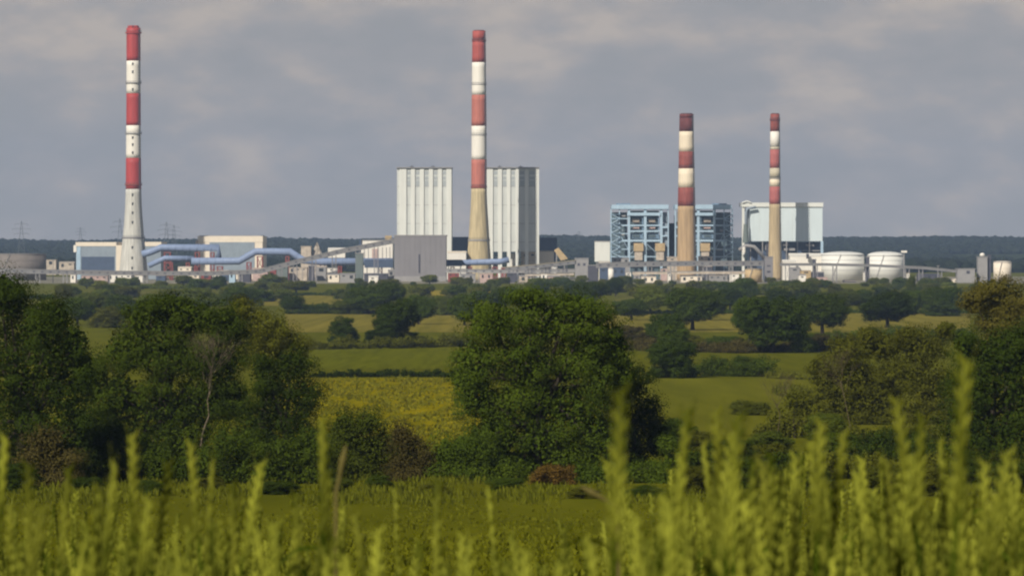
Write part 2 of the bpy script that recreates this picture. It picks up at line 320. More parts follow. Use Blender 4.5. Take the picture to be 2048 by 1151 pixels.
def crown_arrays(lobes, leaf, puff, cover, seed, n_per=26):
    """lobes: (x,y,z,rx,ry,rz)"""
    rng = np.random.default_rng(seed); L_ = np.array(lobes, float); out = []
    for i, lb in enumerate(L_):
        c, r = lb[:3], lb[3:6]
        area = 4 * math.pi * ((r[0] * r[1]) ** 1.6 / 3 + (r[0] * r[2]) ** 1.6 / 3 + (r[1] * r[2]) ** 1.6 / 3) ** (1 / 1.6)
        k = max(5, int(area / (math.pi * puff * puff) * cover))
        u = rng.normal(size=(k, 3)); u /= np.linalg.norm(u, axis=1)[:, None]
        rr = rng.uniform(0.78, 1.08, k)[:, None]
        p = c + u * r * rr
        ins = np.zeros(k, bool)
        for j, lo in enumerate(L_):
            if j != i: ins |= (((p - lo[:3]) / lo[3:6]) ** 2).sum(1) < 0.45
        p = p[~ins]; u = u[~ins]
        if len(p) == 0: continue
        out.append(np.hstack([p, puff * rng.uniform(.55, 1.25, (len(p), 1)), u]))
    P = np.vstack(out); V = leaves(P, n_per, leaf, rng)
    # sparse inner leaves, larger, so the crown is not see-through at its heart
    cores = []
    for lb in L_:
        m = int(min(1500, 430 * (lb[3] / leaf / 9) ** .8)) + 60; u = rng.normal(size=(m, 3)); u /= np.linalg.norm(u, axis=1)[:, None]
        cores.append(np.hstack([lb[:3] + u * lb[3:6] * rng.uniform(.3, .82, (m, 1)), np.full((m, 1), leaf), u]))
    V2 = leaves(np.vstack(cores), 1, max(leaf * 1.7, float(np.mean(L_[:, 3])) * 0.15), rng, 1.0)
    return np.vstack([V, V2])
def quads(n): return np.arange(n, dtype=np.int32).reshape(-1, 4)
def trunk_mb(h0, h1, r, targets, seed, base=(0, 0, 0), fork=0.45):
    rnd = random.Random(seed); mb = MB(); bx, by, bz = base
    top = (bx + rnd.uniform(-.05, .05) * h1, by, bz + h0 + (h1 - h0) * fork)
    mid = (bx + rnd.uniform(-.03, .03) * h1, by, bz + h0 * .6)
    mb.path([(bx, by, bz - .3), (bx, by, bz + .02 * h1), mid, top], [r * 1.5, r * 1.1, r * .85, r * .45], 9)
    for t in targets:
        k = rnd.uniform(.3, 1); s = Vector(mid).lerp(Vector(top), k); t = Vector(t)
        m = s.lerp(t, .5) + Vector((rnd.uniform(-.3, .3), rnd.uniform(-.3, .3), rnd.uniform(-.1, .4))) * r * 2
        mb.path([s, m, t], [r * .42, r * .28, r * .08], 6)
    return mb
def auto_lobes(w, h, base, k, seed, squat=1.0):
    """lobes filling a crown of width w between heights base..h"""
    rnd = random.Random(seed); lb = []; ch = h - base; cz = base + ch * .5
    lb.append((0, 0, cz, w * .30, w * .30, ch * .34))
    for i in range(k):
        a = i * 2.399 + rnd.uniform(-.4, .4); e = rnd.uniform(-.75, .95)
        c = math.sqrt(max(0, 1 - e * e)); rr = rnd.uniform(.17, .27)
        lb.append((math.cos(a) * c * w * (.5 - rr * .9), math.sin(a) * c * w * (.5 - rr * .9), cz + e * (ch * (.5 - rr * .75)), w * rr, w * rr, ch * rr * rnd.uniform(.75, 1.0)))
    return lb
PROTO = {}
def proto(kind, lod):
    key = (kind, lod)
    if key in PROTO: return PROTO[key]
    seed = sum(ord(c) for c in kind) * 7 + lod
    shape, var = kind.split('_')[0], int(kind.split('_')[1])
    base = {'oak': .7, 'bush': -0.4, 'tall': 0.3}[shape]
    lobes = auto_lobes(10, 10, base, {'oak': 17, 'bush': 12, 'tall': 13}[shape], seed)
    if shape == 'bush': lobes += [(x * 3.2, y * 3.2, 1.3, 2.0, 2.0, 1.6) for x, y in ((1, 0), (-1, 0), (0, 1), (0, -1))]
    leaf, puff, cover, n = ((0.27, 0.75, 1.3, 45), (0.6, 1.1, 1.5, 12))[lod]
    V = crown_arrays(lobes, leaf, puff, cover, seed, n)
    cme = nmesh('crown', V, quads(len(V)), LEAF['dark'])
    tm = trunk_mb(max(base, .8), 10, .42, [l[:3] for l in lobes[1:6]], seed)
    t = tm.build('trunk', bark, None, True); tme = t.data; bpy.data.objects.remove(t)
    PROTO[key] = (cme, tme); return PROTO[key]
TREES = []
def tree(kind, x, yb, yt, wpx, col, label, cat, group=None, d=None, name=None, lod=None, rot=None, show_trunk=True):
    d = dist_at(yb) if d is None else d
    zg = ground(d); h = Z(yt, d) - zg; wd = wpx * d / F
    if lod is None: lod = 0 if (wpx > 34) else 1
    cme, tme = proto(kind, lod)
    rnd = random.Random(int(x * 13 + yb * 7))
    r = thing(name or {'oak': 'broadleaf_tree', 'tall': 'tree', 'bush': 'bush'}[kind.split('_')[0]], (X(x, d), d, zg), label, cat, group)
    r.rotation_euler = (0, 0, rot if rot is not None else rnd.uniform(0, 6.28)); r.scale = (wd / 10.0, wd / 10.0, h / 10.0)
    c = bpy.data.objects.new('crown' if 'bush' not in kind else 'foliage', cme); COL.objects.link(c); c.parent = r
    c.material_slots[0].link = 'OBJECT'; c.material_slots[0].material = LEAF[col]
    if show_trunk:
        t = bpy.data.objects.new('trunk' if 'bush' not in kind else 'stem', tme); COL.objects.link(t); t.parent = r
    return r
def hero(name, d, lobes_px, base, col, label, cat, leaf=.17, puff=1.25, cover=1.6, n_per=240, r=.45, trunk=True, dspread=.35, seed=1, group=None):
    """a near tree whose lobes are given as photo ellipses (x, y, rx, ry) at distance d"""
    s = d / F; rnd = random.Random(seed); bx, by, bz = X(base, d), d, ground(d)
    lobes = []
    if not trunk:
        gy = YH + (EYE - ground(d)) / s; lobes_px = list(lobes_px) + [(l[0], gy - 14, l[2], 24) for l in lobes_px]
    xs = [l[0] for l in lobes_px]; half = (max(xs) - min(xs)) / 2 * s + 1
    cxm = (max(xs) + min(xs)) / 2
    for i, l in enumerate(lobes_px):
        k = abs(l[0] - cxm) * s / half; dep = math.sqrt(max(.1, 1 - k * k)) * half * dspread
        for q in ((-1, 1) if cover > 1 else (rnd.choice((-1, 1)),)):
            lobes.append((X(l[0], d) - bx, q * dep * rnd.uniform(.35, 1.0), Z(l[1], d) - bz + rnd.uniform(-.25, .25), l[2] * s * rnd.uniform(.88, 1.05), (l[2] + l[3]) / 2 * s, l[3] * s * rnd.uniform(.88, 1.02)))
    root = thing(name, (bx, by, bz), label, cat, group)
    V = crown_arrays(lobes, leaf, puff, cover * .5 if cover > 1 else cover, seed, n_per)
    c = bpy.data.objects.new('crown' if trunk else 'foliage', nmesh('crown', V, quads(len(V)), LEAF[col])); COL.objects.link(c); c.parent = root
    top = max(l[2] for l in lobes)
    if trunk:
        tb = trunk_mb(max(1.5, top * .15), top, r, [l[:3] for l in lobes[::2]], seed)
        o = tb.build('trunk', bark, None, True); o.parent = root
    else:
        tb = trunk_mb(.5, top, .1, [l[:3] for l in lobes[::2]], seed)
        o = tb.build('stem', bark, None, True); o.parent = root
    return root

hero('oak_tree', 350, [(1085,640,80,62),(985,645,58,52),(1175,645,58,58),(955,720,55,55),(1050,722,75,62),(1160,720,75,62),(950,795,52,55),(1040,810,78,62),(1135,812,78,62),(1210,765,52,70),(990,868,62,45),(1090,885,78,45),(1190,862,66,52),(930,760,35,35),(1228,690,34,48),(1240,742,34,42),(1060,600,50,28),(1140,606,50,30),(985,905,50,34),(1045,922,55,26),(1130,918,60,30),(1200,905,50,36)],
     1075, 'mid', 'huge round dark green oak in the middle, reaching up to the power station', 'tree', r=.55, seed=11)
hero('broadleaf_tree', 362, [(1262,775,45,50),(1295,835,42,48),(1250,865,52,46),(1310,885,30,38),(1270,910,45,35)], 1270, 'dark', 'smaller leafy tree leaning out from the right foot of the huge oak', 'tree', seed=12, r=.25)
hero('broadleaf_tree', 330, [(20,600,50,55),(5,575,35,40),(75,660,62,62),(-30,690,80,90),(105,640,42,45),(112,720,62,60),(40,760,78,78),(130,790,55,65),(-10,850,80,80),(80,862,66,56),(150,690,36,46),(165,740,30,45),(60,930,75,40),(-20,930,60,40),(150,860,50,60),(140,920,50,40)],
     40, 'dark', 'tall dark tree filling the left edge of the view', 'tree', r=.5, seed=13)
hero('broadleaf_tree', 380, [(300,640,62,50),(380,634,66,46),(448,655,48,50),(252,700,52,55),(340,712,78,66),(430,722,66,66),(238,785,52,62),(320,810,78,66),(400,805,66,58),(462,800,45,56),(270,872,66,55),(370,880,66,48),(345,610,45,26),(190,760,36,56),(180,860,45,60),(300,925,70,36),(400,920,66,36),(230,930,60,30)],
     345, 'mid', 'broad green tree between the left edge tree and the buttercup meadow', 'tree', r=.5, seed=14)
hero('broadleaf_tree', 480, [(505,650,42,46),(555,665,38,36),(540,715,48,40),(590,690,24,26),(480,620,34,26)], 530, 'olive', 'lighter olive tree behind the broad green tree, below the blue ducts', 'tree', r=.35, seed=15, leaf=.2)
hero('broadleaf_tree', 368, [(585,735,46,40),(555,790,55,55),(608,795,36,52),(585,850,48,44),(525,850,46,56),(535,742,44,46),(520,900,50,40),(590,900,50,30)], 570, 'dark', 'dark rounded tree at the left end of the buttercup meadow', 'tree', r=.35, seed=16)
hero('broadleaf_tree', 480, [(1985,590,50,40),(2035,612,55,55),(1950,606,28,24),(2000,650,50,40),(2080,640,60,60)], 2010, 'brown', 'bronze olive tree top at the right edge of the view', 'tree', r=.4, seed=17, leaf=.2)
hero('broadleaf_tree', 360, [(2000,720,76,66),(1952,775,62,66),(2045,800,80,86),(1935,850,56,56),(2000,885,76,56),(1930,690,28,38),(2060,700,60,60)], 1990, 'dark', 'dense dark tree at the right edge below the bronze one', 'tree', r=.45, seed=18)
hero('thicket', 520, [(1690,705,48,36),(1765,690,55,36),(1845,692,55,42),(1720,760,62,42),(1800,762,66,46),(1872,770,52,56),(1695,822,58,45),(1800,842,76,56),(1880,860,56,50),(1745,800,50,50),(1640,730,30,26),(1660,770,36,36),(1810,670,30,22),(1735,672,24,18),(1890,660,26,22),(1650,860,40,36)], 1780, 'olive', 'sprawling olive green thicket in front of the dark right edge tree', 'thicket', trunk=False, seed=19, leaf=.2, puff=1.0, cover=1.15, n_per=110)
hero('bush', 338, [(180,905,55,45),(262,905,56,42),(225,870,40,36)], 220, 'dark', 'dark bush under the tall left edge tree', 'bush', trunk=False, seed=20)
hero('bush', 336, [(470,890,56,46),(552,905,56,46),(620,895,46,42),(400,925,50,35),(330,925,46,32),(510,935,50,30)], 490, 'mid', 'long low bush at the foot of the dark rounded tree', 'bush', trunk=False, seed=21)
hero('bush', 345, [(710,875,46,42),(745,905,42,42),(690,920,46,36),(650,915,40,40),(735,850,30,26),(770,890,34,40),(690,850,30,30)], 710, 'bright', 'fresh green bush on the near edge of the buttercup meadow', 'bush', trunk=False, seed=22)
hero('bush', 342, [(820,890,34,40),(850,920,36,38),(806,930,34,36),(800,870,20,26)], 830, 'purple', 'purplish brown shrub between the fresh green bush and the oak', 'bush', trunk=False, seed=23, leaf=.14)
hero('bush', 343, [(915,925,40,36),(960,938,40,30),(890,945,36,24),(1010,955,34,18),(925,895,24,24),(895,905,34,36),(955,900,30,30)], 945, 'mid', 'leafy green bush at the left foot of the huge oak', 'bush', trunk=False, seed=24)
hero('bush', 333, [(1098,948,22,16),(1075,958,18,12),(1128,952,16,18),(1112,940,14,10),(1085,942,12,10),(1140,964,14,12)], 1102, 'rust', 'small rust orange shrub at the foot of the huge oak', 'bush', trunk=False, seed=25, leaf=.12, puff=.35, cover=.7, n_per=60)
hero('bush', 338, [(1190,965,46,24),(1250,958,46,32),(1305,960,40,34),(1345,930,34,52),(1160,975,34,16)], 1250, 'mid', 'low green bushes right of the rust orange shrub', 'bush', trunk=False, seed=26)
hero('bush', 326, [(95,885,42,40),(70,915,46,34),(125,920,40,30)], 95, 'purple', 'brownish flowering shrub below the tall left edge tree', 'bush', trunk=False, seed=27, leaf=.14)
hero('bush', 470, [(1590,800,36,30),(1560,840,40,40),(1625,835,40,40),(1595,870,50,36),(1530,880,36,30)], 1590, 'olive', 'thin twiggy olive bush in front of the dull tan pasture', 'bush', trunk=False, seed=28, cover=.35, n_per=40, leaf=.16)
hero('bush', 400, [(1750,900,50,50),(1830,905,56,50),(1680,905,50,40),(1900,930,50,40)], 1790, 'dark', 'dark bush at the foot of the olive thicket', 'bush', trunk=False, seed=29)

def bare_tree(name, d, pts, label, m, r0, seed, levels=4):
    root = thing(name, (X(pts[0][0], d), d, ground(d)), label, 'tree'); rnd = random.Random(seed)
    P = [Vector(W(x, y, d)) for x, y in pts]; mb = MB()
    mb.path([P[0] + Vector((0, 0, -.5))] + P, [r0] + [r0 * (1 - .5 * i / len(P)) for i in range(len(P))], 7)
    tr = mb.build('trunk', m, root, True); bb = MB()
    def grow(p, dr, ln, r, lv):
        m1 = p + dr * ln * .5 + Vector([rnd.uniform(-.1, .1) * ln for _ in range(3)]); q = p + dr * ln + Vector([rnd.uniform(-.12, .12) * ln for _ in range(3)])
        bb.path([p, m1, q], [r, r * .8, r * .55], 5)
        if lv > 0:
            for _ in range(rnd.choice((2, 3, 3))):
                nd = (dr + Vector((rnd.uniform(-.8, .8), rnd.uniform(-.5, .5), rnd.uniform(-.1, .5)))).normalized()
                grow(p.lerp(q, rnd.uniform(.55, 1)), nd, ln * rnd.uniform(.6, .85), r * .6, lv - 1)
    for _ in range(6): grow(P[-1].lerp(P[-2], rnd.uniform(0, .8)), Vector((rnd.uniform(-.7, .7), rnd.uniform(-.3, .1), 1)).normalized(), (pts[0][1] - pts[-1][1]) * d / F * .36, r0 * .42, levels)
    bb.build('branches', m, root)
    return root
bare_tree('bare_tree', 376.5, [(400, 900), (406, 862), (418, 830), (415, 800), (424, 770)], 'bare pale dead tree in front of the broad green tree on the left', deadbark, .10, 4, 4)
bare_tree('bare_tree', 450, [(1560, 890), (1556, 860), (1560, 830), (1552, 805)], 'leafless twiggy sapling in front of the dull tan pasture', mat('twig', (.09, .07, .035), .9), .05, 8, 4)
bare_tree('bare_tree', 440, [(1700, 850), (1690, 800), (1680, 760)], 'leafless twiggy sapling standing before the olive thicket', MATS['twig'], .05, 9, 4)

G = 'trees on the plain'
for t in [
 ('oak_0', 1385, 660, 572, 104, 'mid', 'oak with a visible trunk just right of the tan chimney, standing on pale field'),
 ('oak_1', 1645, 668, 583, 100, 'mid', 'dark oak with a short trunk below the long white roofs'),
 ('oak_2', 1774, 655, 580, 100, 'dark', 'spreading oak alone in the pale field below the second white tank'),
 ('tall_0', 1545, 705, 576, 132, 'dark', 'very large dark tree below the thin tan chimney'),
 ('oak_1', 1500, 680, 590, 70, 'mid', 'mid green tree tucked against the left of the very large dark tree'),
 ('tall_1', 1330, 700, 622, 74, 'dark', 'dark upright tree behind the right shoulder of the huge oak'),
 ('bush_0', 1345, 755, 672, 96, 'dark', 'tall dark bush beneath the dark upright tree'),
 ('tall_2', 792, 692, 585, 88, 'dark', 'large dark tree in the pale field below the left white boiler house'),
 ('oak_0', 838, 648, 588, 62, 'mid', 'tree leaning right behind the large dark tree of the pale field'),
 ('bush_1', 688, 684, 632, 56, 'dark', 'dark round bush left of the large dark tree of the pale field'),
 ('tall_0', 585, 626, 584, 46, 'dark', 'small dark tree between two pale fields below the blue ducts'),
 ('oak_2', 735, 628, 570, 90, 'mid', 'broad green tree below the grey block, behind the pale field'),
 ('oak_1', 775, 622, 562, 66, 'mid', 'rounded green tree in front of the grey block'),
 ('bush_2', 892, 630, 586, 52, 'cool', 'rounded bush below the right corner of the grey block'),
 ('oak_0', 930, 650, 586, 66, 'mid', 'tree touching the left shoulder of the huge oak'),
 ('tall_1', 1231, 592, 552, 36, 'dark', 'very dark egg shaped tree under the small white building'),
 ('oak_2', 1488, 602, 556, 60, 'mid', 'domed tree in front of the short tan tank'),
 ('oak_0', 1607, 598, 561, 56, 'cool', 'domed tree in front of the long white roofs'),
 ('oak_1', 1460, 620, 575, 58, 'dark', 'dark tree just left of and below the domed tree'),
 ('tall_2', 1823, 600, 548, 20, 'cool', 'slim pointed tree right of the second white tank'),
 ('oak_2', 1867, 628, 572, 52, 'mid', 'first of the low trees right of the slim pointed tree'),
 ('oak_1', 1905, 630, 572, 54, 'dark', 'low tree between the first low tree and the bronze tree top'),
 ('oak_0', 1830, 628, 578, 46, 'mid', 'low tree directly below the slim pointed tree'),
 ('oak_1', 180, 632, 583, 66, 'cool', 'tree below the blue grey hall, behind the tall left edge tree'),
 ('oak_2', 245, 634, 588, 70, 'mid', 'tree below the foot of the red and white left chimney'),
 ('oak_0', 300, 628, 586, 50, 'cool', 'bushy tree rising behind the broad green tree on the left'),
 ('oak_2', 1300, 628, 572, 70, 'cool', 'cool green tree below the blue boiler frame'),
 ('oak_1', 1180, 612, 560, 70, 'mid', 'tree rising just behind the right shoulder of the huge oak'),
 ('oak_2', 1720, 612, 578, 56, 'mid', 'low tree below the first white tank'),
 ('tall_0', 128, 610, 560, 34, 'olive', 'yellowish slim tree right of the tall left edge tree'),

 ('oak_1', 1420, 640, 578, 70, 'mid', 'green tree between the oak with visible trunk and its dark neighbour'),
 ('tall_1', 1580, 700, 600, 70, 'mid', 'tree overlapping the right flank of the very large dark tree'),
 ('bush_2', 1385, 700, 664, 70, 'olive', 'olive bush at the foot of the oak with visible trunk'),
 ('bush_0', 1450, 704, 668, 76, 'mid', 'green bush left of the foot of the very large dark tree'),
 ('bush_1', 1640, 702, 668, 60, 'purple', 'brownish bush at the right foot of the very large dark tree'),
 ('oak_0', 1262, 640, 596, 66, 'mid', 'green tree between the huge oak and the cool green tree'),
 ('bush_1', 1265, 690, 650, 70, 'purple', 'brownish bush against the right shoulder of the huge oak'),
 ('oak_2', 1560, 620, 574, 60, 'mid', 'tree peeping above the very large dark tree'),
 ('oak_1', 1690, 622, 580, 62, 'cool', 'cool green tree between the two single oaks of the pale field'),
 ('oak_0', 1790, 620, 582, 60, 'cool', 'cool green tree behind the spreading lone oak'),
 ('bush_2', 1885, 632, 596, 70, 'mid', 'wide low bush at the right end of the pale field'),
 ('bush_0', 760, 694, 655, 60, 'dark', 'dark bush at the left foot of the large dark tree of the pale field'),
 ('bush_1', 820, 690, 662, 60, 'dark', 'dark bush at the right foot of the large dark tree of the pale field'),
 ('bush_2', 700, 628, 592, 70, 'cool', 'bluish bush left of the broad green tree of the pale field'),
 ('bush_0', 645, 626, 604, 30, 'mid', 'small bush right of the small dark tree below the ducts'),
 ('oak_1', 1010, 620, 572, 66, 'mid', 'tree behind the crown of the huge oak, below the right boiler house'),
 ('oak_2', 400, 620, 574, 80, 'cool', 'bluish tree behind the crown of the broad green tree'),
 ('oak_0', 480, 618, 572, 74, 'mid', 'tree behind the broad green tree, below the duct hump'),
 ('oak_1', 155, 650, 592, 66, 'mid', 'tree right beside the crown of the tall left edge tree'),
 ('bush_1', 215, 655, 612, 70, 'olive', 'olive bush in the gap between the two big left trees'),
 ('tall_2', 1345, 720, 640, 60, 'mid', 'green tree rising beside the dark upright tree'),
 ('bush_2', 1500, 752, 706, 66, 'mid', 'round shrub on the far edge of the dull tan pasture'),
 ('bush_0', 1430, 750, 712, 50, 'cool', 'smaller round shrub on the far edge of the dull tan pasture'),
]:
    t = t[:4] + (t[4] * 1.12,) + t[5:]
    tree(*t, cat='tree' if 'bush' not in t[0] else 'bush', group=G)
for i, (x, yb, h_, w_, c_, lab) in enumerate([(675, 985, 34, 60, 'bright', 'low green shrub below the fresh green bush'), (760, 978, 30, 50, 'mid', 'low shrub between the fresh green bush and the purplish shrub'), (870, 990, 26, 60, 'olive', 'low olive shrub below the purplish shrub'), (1010, 982, 30, 70, 'mid', 'low shrub below the left part of the huge oak'),
 (1165, 996, 24, 60, 'olive', 'low olive shrub right of the rust shrub'), (1290, 1000, 34, 80, 'mid', 'shrub sticking out below the right foot of the huge oak'), (1390, 985, 60, 80, 'olive', 'olive shrub at the left end of the dull tan pasture foot'), (1480, 975, 60, 90, 'mid', 'green shrub below the thin twiggy bush'), (1620, 985, 60, 100, 'dark', 'dark shrub right of and below the thin twiggy bush'),
 (560, 988, 30, 70, 'mid', 'low shrub below the dark rounded tree'), (420, 982, 30, 60, 'olive', 'low olive shrub below the bare pale tree'), (300, 990, 34, 70, 'mid', 'low shrub below the broad green tree'), (175, 985, 36, 60, 'dark', 'low dark shrub right of the brownish flowering shrub'), (30, 985, 60, 90, 'dark', 'dark shrub at the lower left edge'),
 (1540, 905, 50, 80, 'bright', 'light green shrub on the dull tan pasture'), (1650, 880, 60, 70, 'bright', 'light green shrub left of the olive thicket foot'), (1400, 900, 40, 70, 'olive', 'olive shrub on the near side of the dull tan pasture'),
 (1345, 890, 60, 80, 'mid', 'green shrub against the right side of the tree beside the oak'), (1460, 925, 54, 90, 'mid', 'green shrub left of the foot of the thin twiggy bush'), (1540, 945, 60, 90, 'olive', 'olive shrub right in front of the thin twiggy bush'), (1690, 920, 64, 90, 'mid', 'green shrub left of the dark bush under the thicket'), (1760, 985, 60, 100, 'plain', 'light green shrub under the middle of the thicket'),
 (1850, 990, 60, 100, 'olive', 'olive shrub under the right end of the thicket'), (1930, 975, 70, 100, 'mid', 'green shrub at the left foot of the dark right edge tree'), (2020, 985, 70, 110, 'dark', 'dark shrub below the dark right edge tree'), (1620, 850, 70, 80, 'olive', 'olive shrub between the twiggy bush and the thicket'), (1500, 830, 34, 70, 'plain', 'small light green shrub in the middle of the dull tan pasture')]):
    tree('bush_%d' % (i % 3), x, yb, yb - h_, w_ * 1.2, c_, lab, 'bush', 'shrubs behind the wheat', lod=0)
# hedges: each one thing made of overlapping leafy clumps
def hedge(pts, hpx, col, label, seed, d=None, leaf=.5, puff=.8):
    leaf *= .6
    """pts: photo columns and base rows of its foot"""
    rnd = random.Random(seed); lobes = []
    P = [(x, yb, d or dist_at(yb)) for x, yb in pts]; W0 = [Vector((X(x, q), q, ground(q))) for x, yb, q in P]; root = thing('hedge', W0[0], label, 'hedge', 'field hedges')
    for a, b, (xa, ya, da), (xb, yb, db) in zip(W0[:-1], W0[1:], P[:-1], P[1:]):
        ln = (b - a).length; h = hpx * (da + db) / 2 / F; n = max(2, int(ln / (h * .9)))
        for i in range(n + 1):
            p = a.lerp(b, i / n) - W0[0]; hh = h * rnd.uniform(.45, 1.1)
            lobes.append((p.x, p.y + rnd.uniform(-.4, .4) * h, p.z + hh * .45, h * rnd.uniform(.5, .85), h * .6, hh * .55))
    V = crown_arrays(lobes, leaf, puff, 1.0, seed, 24)
    c = bpy.data.objects.new('foliage', nmesh('hedge', V, quads(len(V)), LEAF[col])); COL.objects.link(c); c.parent = root
hedge([(630, 755), (760, 753), (905, 754)], 17, 'dark', 'low dark hedge along the far edge of the buttercup meadow', 31, leaf=.4)
hedge([(560, 700), (680, 698), (800, 696), (930, 692)], 26, 'olive', 'shaggy olive hedge below the pale field left of the oak', 32, leaf=.5)
hedge([(575, 628), (700, 627), (930, 628)], 11, 'mid', 'thin hedge along the far side of the left pale field', 33, leaf=.6)
hedge([(1215, 628), (1420, 627), (1700, 626), (1935, 627)], 10, 'mid', 'thin hedge along the far side of the right pale field', 34, leaf=.6)
hedge([(1220, 700), (1330, 702), (1480, 706), (1620, 700), (1700, 690)], 30, 'purple', 'brownish hedge running under the oaks on the right', 35, leaf=.5)
hedge([(1395, 752), (1460, 752), (1530, 753)], 40, 'mid', 'clump of shrubs above the dull tan pasture', 36, leaf=.45)
hedge([(1600, 705), (1690, 690), (1800, 684), (1930, 680)], 34, 'mid', 'thick hedge below the spreading oak on the right', 37, leaf=.5)
hedge([(1540, 757), (1640, 760), (1700, 750)], 20, 'olive', 'low olive hedge at the right end of the dull tan pasture', 38, leaf=.4)
hedge([(160, 612), (300, 610), (520, 612)], 12, 'cool', 'hedge behind the left trees, below the red steel trestles', 39, leaf=.7)
hedge([(515, 592), (620, 590), (720, 592)], 6, 'dark', 'far hedge behind the small pale field', 40, leaf=.8)
hedge([(600, 622), (660, 620)], 16, 'dark', 'short hedge beside the small dark tree below the ducts', 41, leaf=.6)
hedge([(855, 600), (960, 598), (1080, 596)], 9, 'olive', 'hedge in front of the yellow flower strips', 42, leaf=.8)
hedge([(1300, 958), (1400, 950), (1500, 956), (1600, 950)], 52, 'mid', 'scrubby green hedge in front of the dull tan pasture, left part', 50, leaf=.32)
hedge([(1610, 960), (1750, 952), (1900, 960)], 56, 'olive', 'scrubby olive hedge under the thicket', 51, leaf=.32)
hedge([(1610, 862), (1700, 880), (1800, 885), (1910, 880)], 44, 'olive', 'olive scrub line at the foot of the thicket', 52, leaf=.32)
hedge([(1560, 790), (1620, 800), (1660, 795)], 30, 'olive', 'small olive scrub at the upper right of the dull tan pasture', 53, leaf=.35)
hedge([(640, 900), (700, 915), (800, 922), (900, 925)], 46, 'bright', 'bright scrub along the near edge of the buttercup meadow', 54, leaf=.32)
hedge([(-20, 598), (120, 596), (260, 597)], 9, 'mid', 'far hedge left of the left chimney foot', 43, leaf=.9)
hedge([(230, 576), (420, 578), (600, 577)], 8, 'cool', 'far hedge running under the blue ducts', 44, leaf=1.0)
hedge([(700, 578), (800, 579), (850, 579)], 8, 'plain', 'far hedge directly below the grey block', 45, leaf=1.0)
hedge([(1085, 583), (1220, 584), (1400, 583)], 9, 'olive', 'far hedge below the blue boiler frame', 46, leaf=1.0)
hedge([(1400, 590), (1600, 589), (1800, 591), (1940, 590)], 10, 'plain', 'far hedge below the white tanks', 47, leaf=1.0)
hedge([(1230, 612), (1400, 611), (1560, 612)], 12, 'mid', 'hedge above the right pale field, left part', 48, leaf=.8)
hedge([(1600, 610), (1780, 609), (1930, 611)], 12, 'cool', 'hedge above the right pale field, right part', 49, leaf=.8)
# tree belt in front of the power station
MARKS = [(40, 'the oil tank'), (105, 'the beige village houses'), (150, 'the tiny white hut'), (175, 'the navy hall door'), (205, 'the blue grey hall'), (238, 'the cream end wall'), (267, 'the left chimney'), (295, 'the upper duct bend'), (321, 'the navy container'), (350, 'the red duct trestle'),
 (384, 'the cream hut with rust stains'), (412, 'the dark red hut'), (432, 'the small hut beside the dark red hut'), (448, 'the navy plant room'), (464, 'the pale blue cabin'), (489, 'the dark hut near the hump'), (520, 'the pinkish plant room'), (546, 'the red cabin'), (564, 'the green grey shed'), (596, 'the beige shed'), (634, 'the pointed stone heap'), (665, 'the bright white shed'), (695, 'the grey flat shed'),
 (718, 'the green grey tower'), (752, 'the dark open shed'), (782, 'the left edge of the grey block'), (815, 'the left half of the grey block'), (839, 'the downpipe of the grey block'), (868, 'the right half of the grey block'), (893, 'the right edge of the grey block'), (907, 'the dark red shed'), (935, 'the left side of the central chimney'), (958, 'the central chimney'), (985, 'the right boiler house'), (1007, 'the small red cabin'), (1024, 'the tan gallery start'),
 (1047, 'the beige hut with dark doors'), (1068, 'the cream hall'), (1088, 'the whitish hut'), (1108, 'the pinkish low hut'), (1129, 'the inclined chute'), (1163, 'the square grey tower'), (1186, 'the short dark tower'), (1205, 'the ribbed white building'), (1230, 'the left edge of the blue frame'), (1257, 'the narrow white cabin'), (1274, 'the first tan hopper'), (1298, 'the middle of the blue frame'), (1318, 'the second tan hopper'), (1338, 'the white cabinet'),
 (1373, 'the thick tan chimney'), (1411, 'the right blue frame'), (1437, 'the grey pump house'), (1469, 'the white container'), (1508, 'the short tan tank'), (1538, 'the small grey tower'), (1551, 'the slender chimney'), (1579, 'the lower white lean-to'), (1606, 'the long white warehouse'), (1636, 'the dark shed by the tanks'), (1660, 'the left edge of the first tank'), (1689, 'the middle of the first tank'), (1715, 'the first tank right side'),
 (1733, 'the gap between the tanks'), (1755, 'the left part of the last tank'), (1785, 'the middle of the last tank'), (1810, 'the white roof cabin'), (1840, 'the dark low shed'), (1866, 'the thin gallery end'), (1892, 'the gallery slope'), (1920, 'the pale low roof'), (1945, 'the conveyor head house'), (1966, 'the white domed tower'), (2007, 'the small right tank'), (2040, 'the right edge of the view')]
SEEN = {}
def once(lab, x):
    if lab in SEEN: lab = lab.replace(' belt, ', ' belt, ' + ('farther right, ' if x > SEEN[lab] else 'farther left, '))
    SEEN[lab] = x; return lab
def belt_label(x, yb, wpx, c):
    mk = min(MARKS, key=lambda q: abs(q[0] - x)); sz = 'tiny' if wpx < 16 else 'small' if wpx < 26 else 'medium' if wpx < 38 else 'broad'
    col = {'plain': 'light green', 'cool': 'bluish', 'mid': 'green', 'olive': 'olive', 'dark': 'dark green'}[c]
    row = 'far' if yb < 575 else 'middle' if yb < 592 else 'near'
    side = 'left of' if x < mk[0] - 5 else 'right of' if x > mk[0] + 5 else 'below'
    return once('%s %s tree, %s belt, %s %s' % (sz, col, row, side, mk[1]), x)
rnd = random.Random(5)
belts = [(130, 330, 'the foot of the left chimney'), (330, 560, 'the blue ducts'), (560, 790, 'the rising belt gallery'), (790, 960, 'the grey block'), (960, 1190, 'the tan belt gallery'),
         (1190, 1400, 'the blue boiler frame'), (1400, 1600, 'the thin tan chimney'), (1600, 1830, 'the white tanks'), (1830, 2048, 'the low end of the long belt gallery')]
k = 0
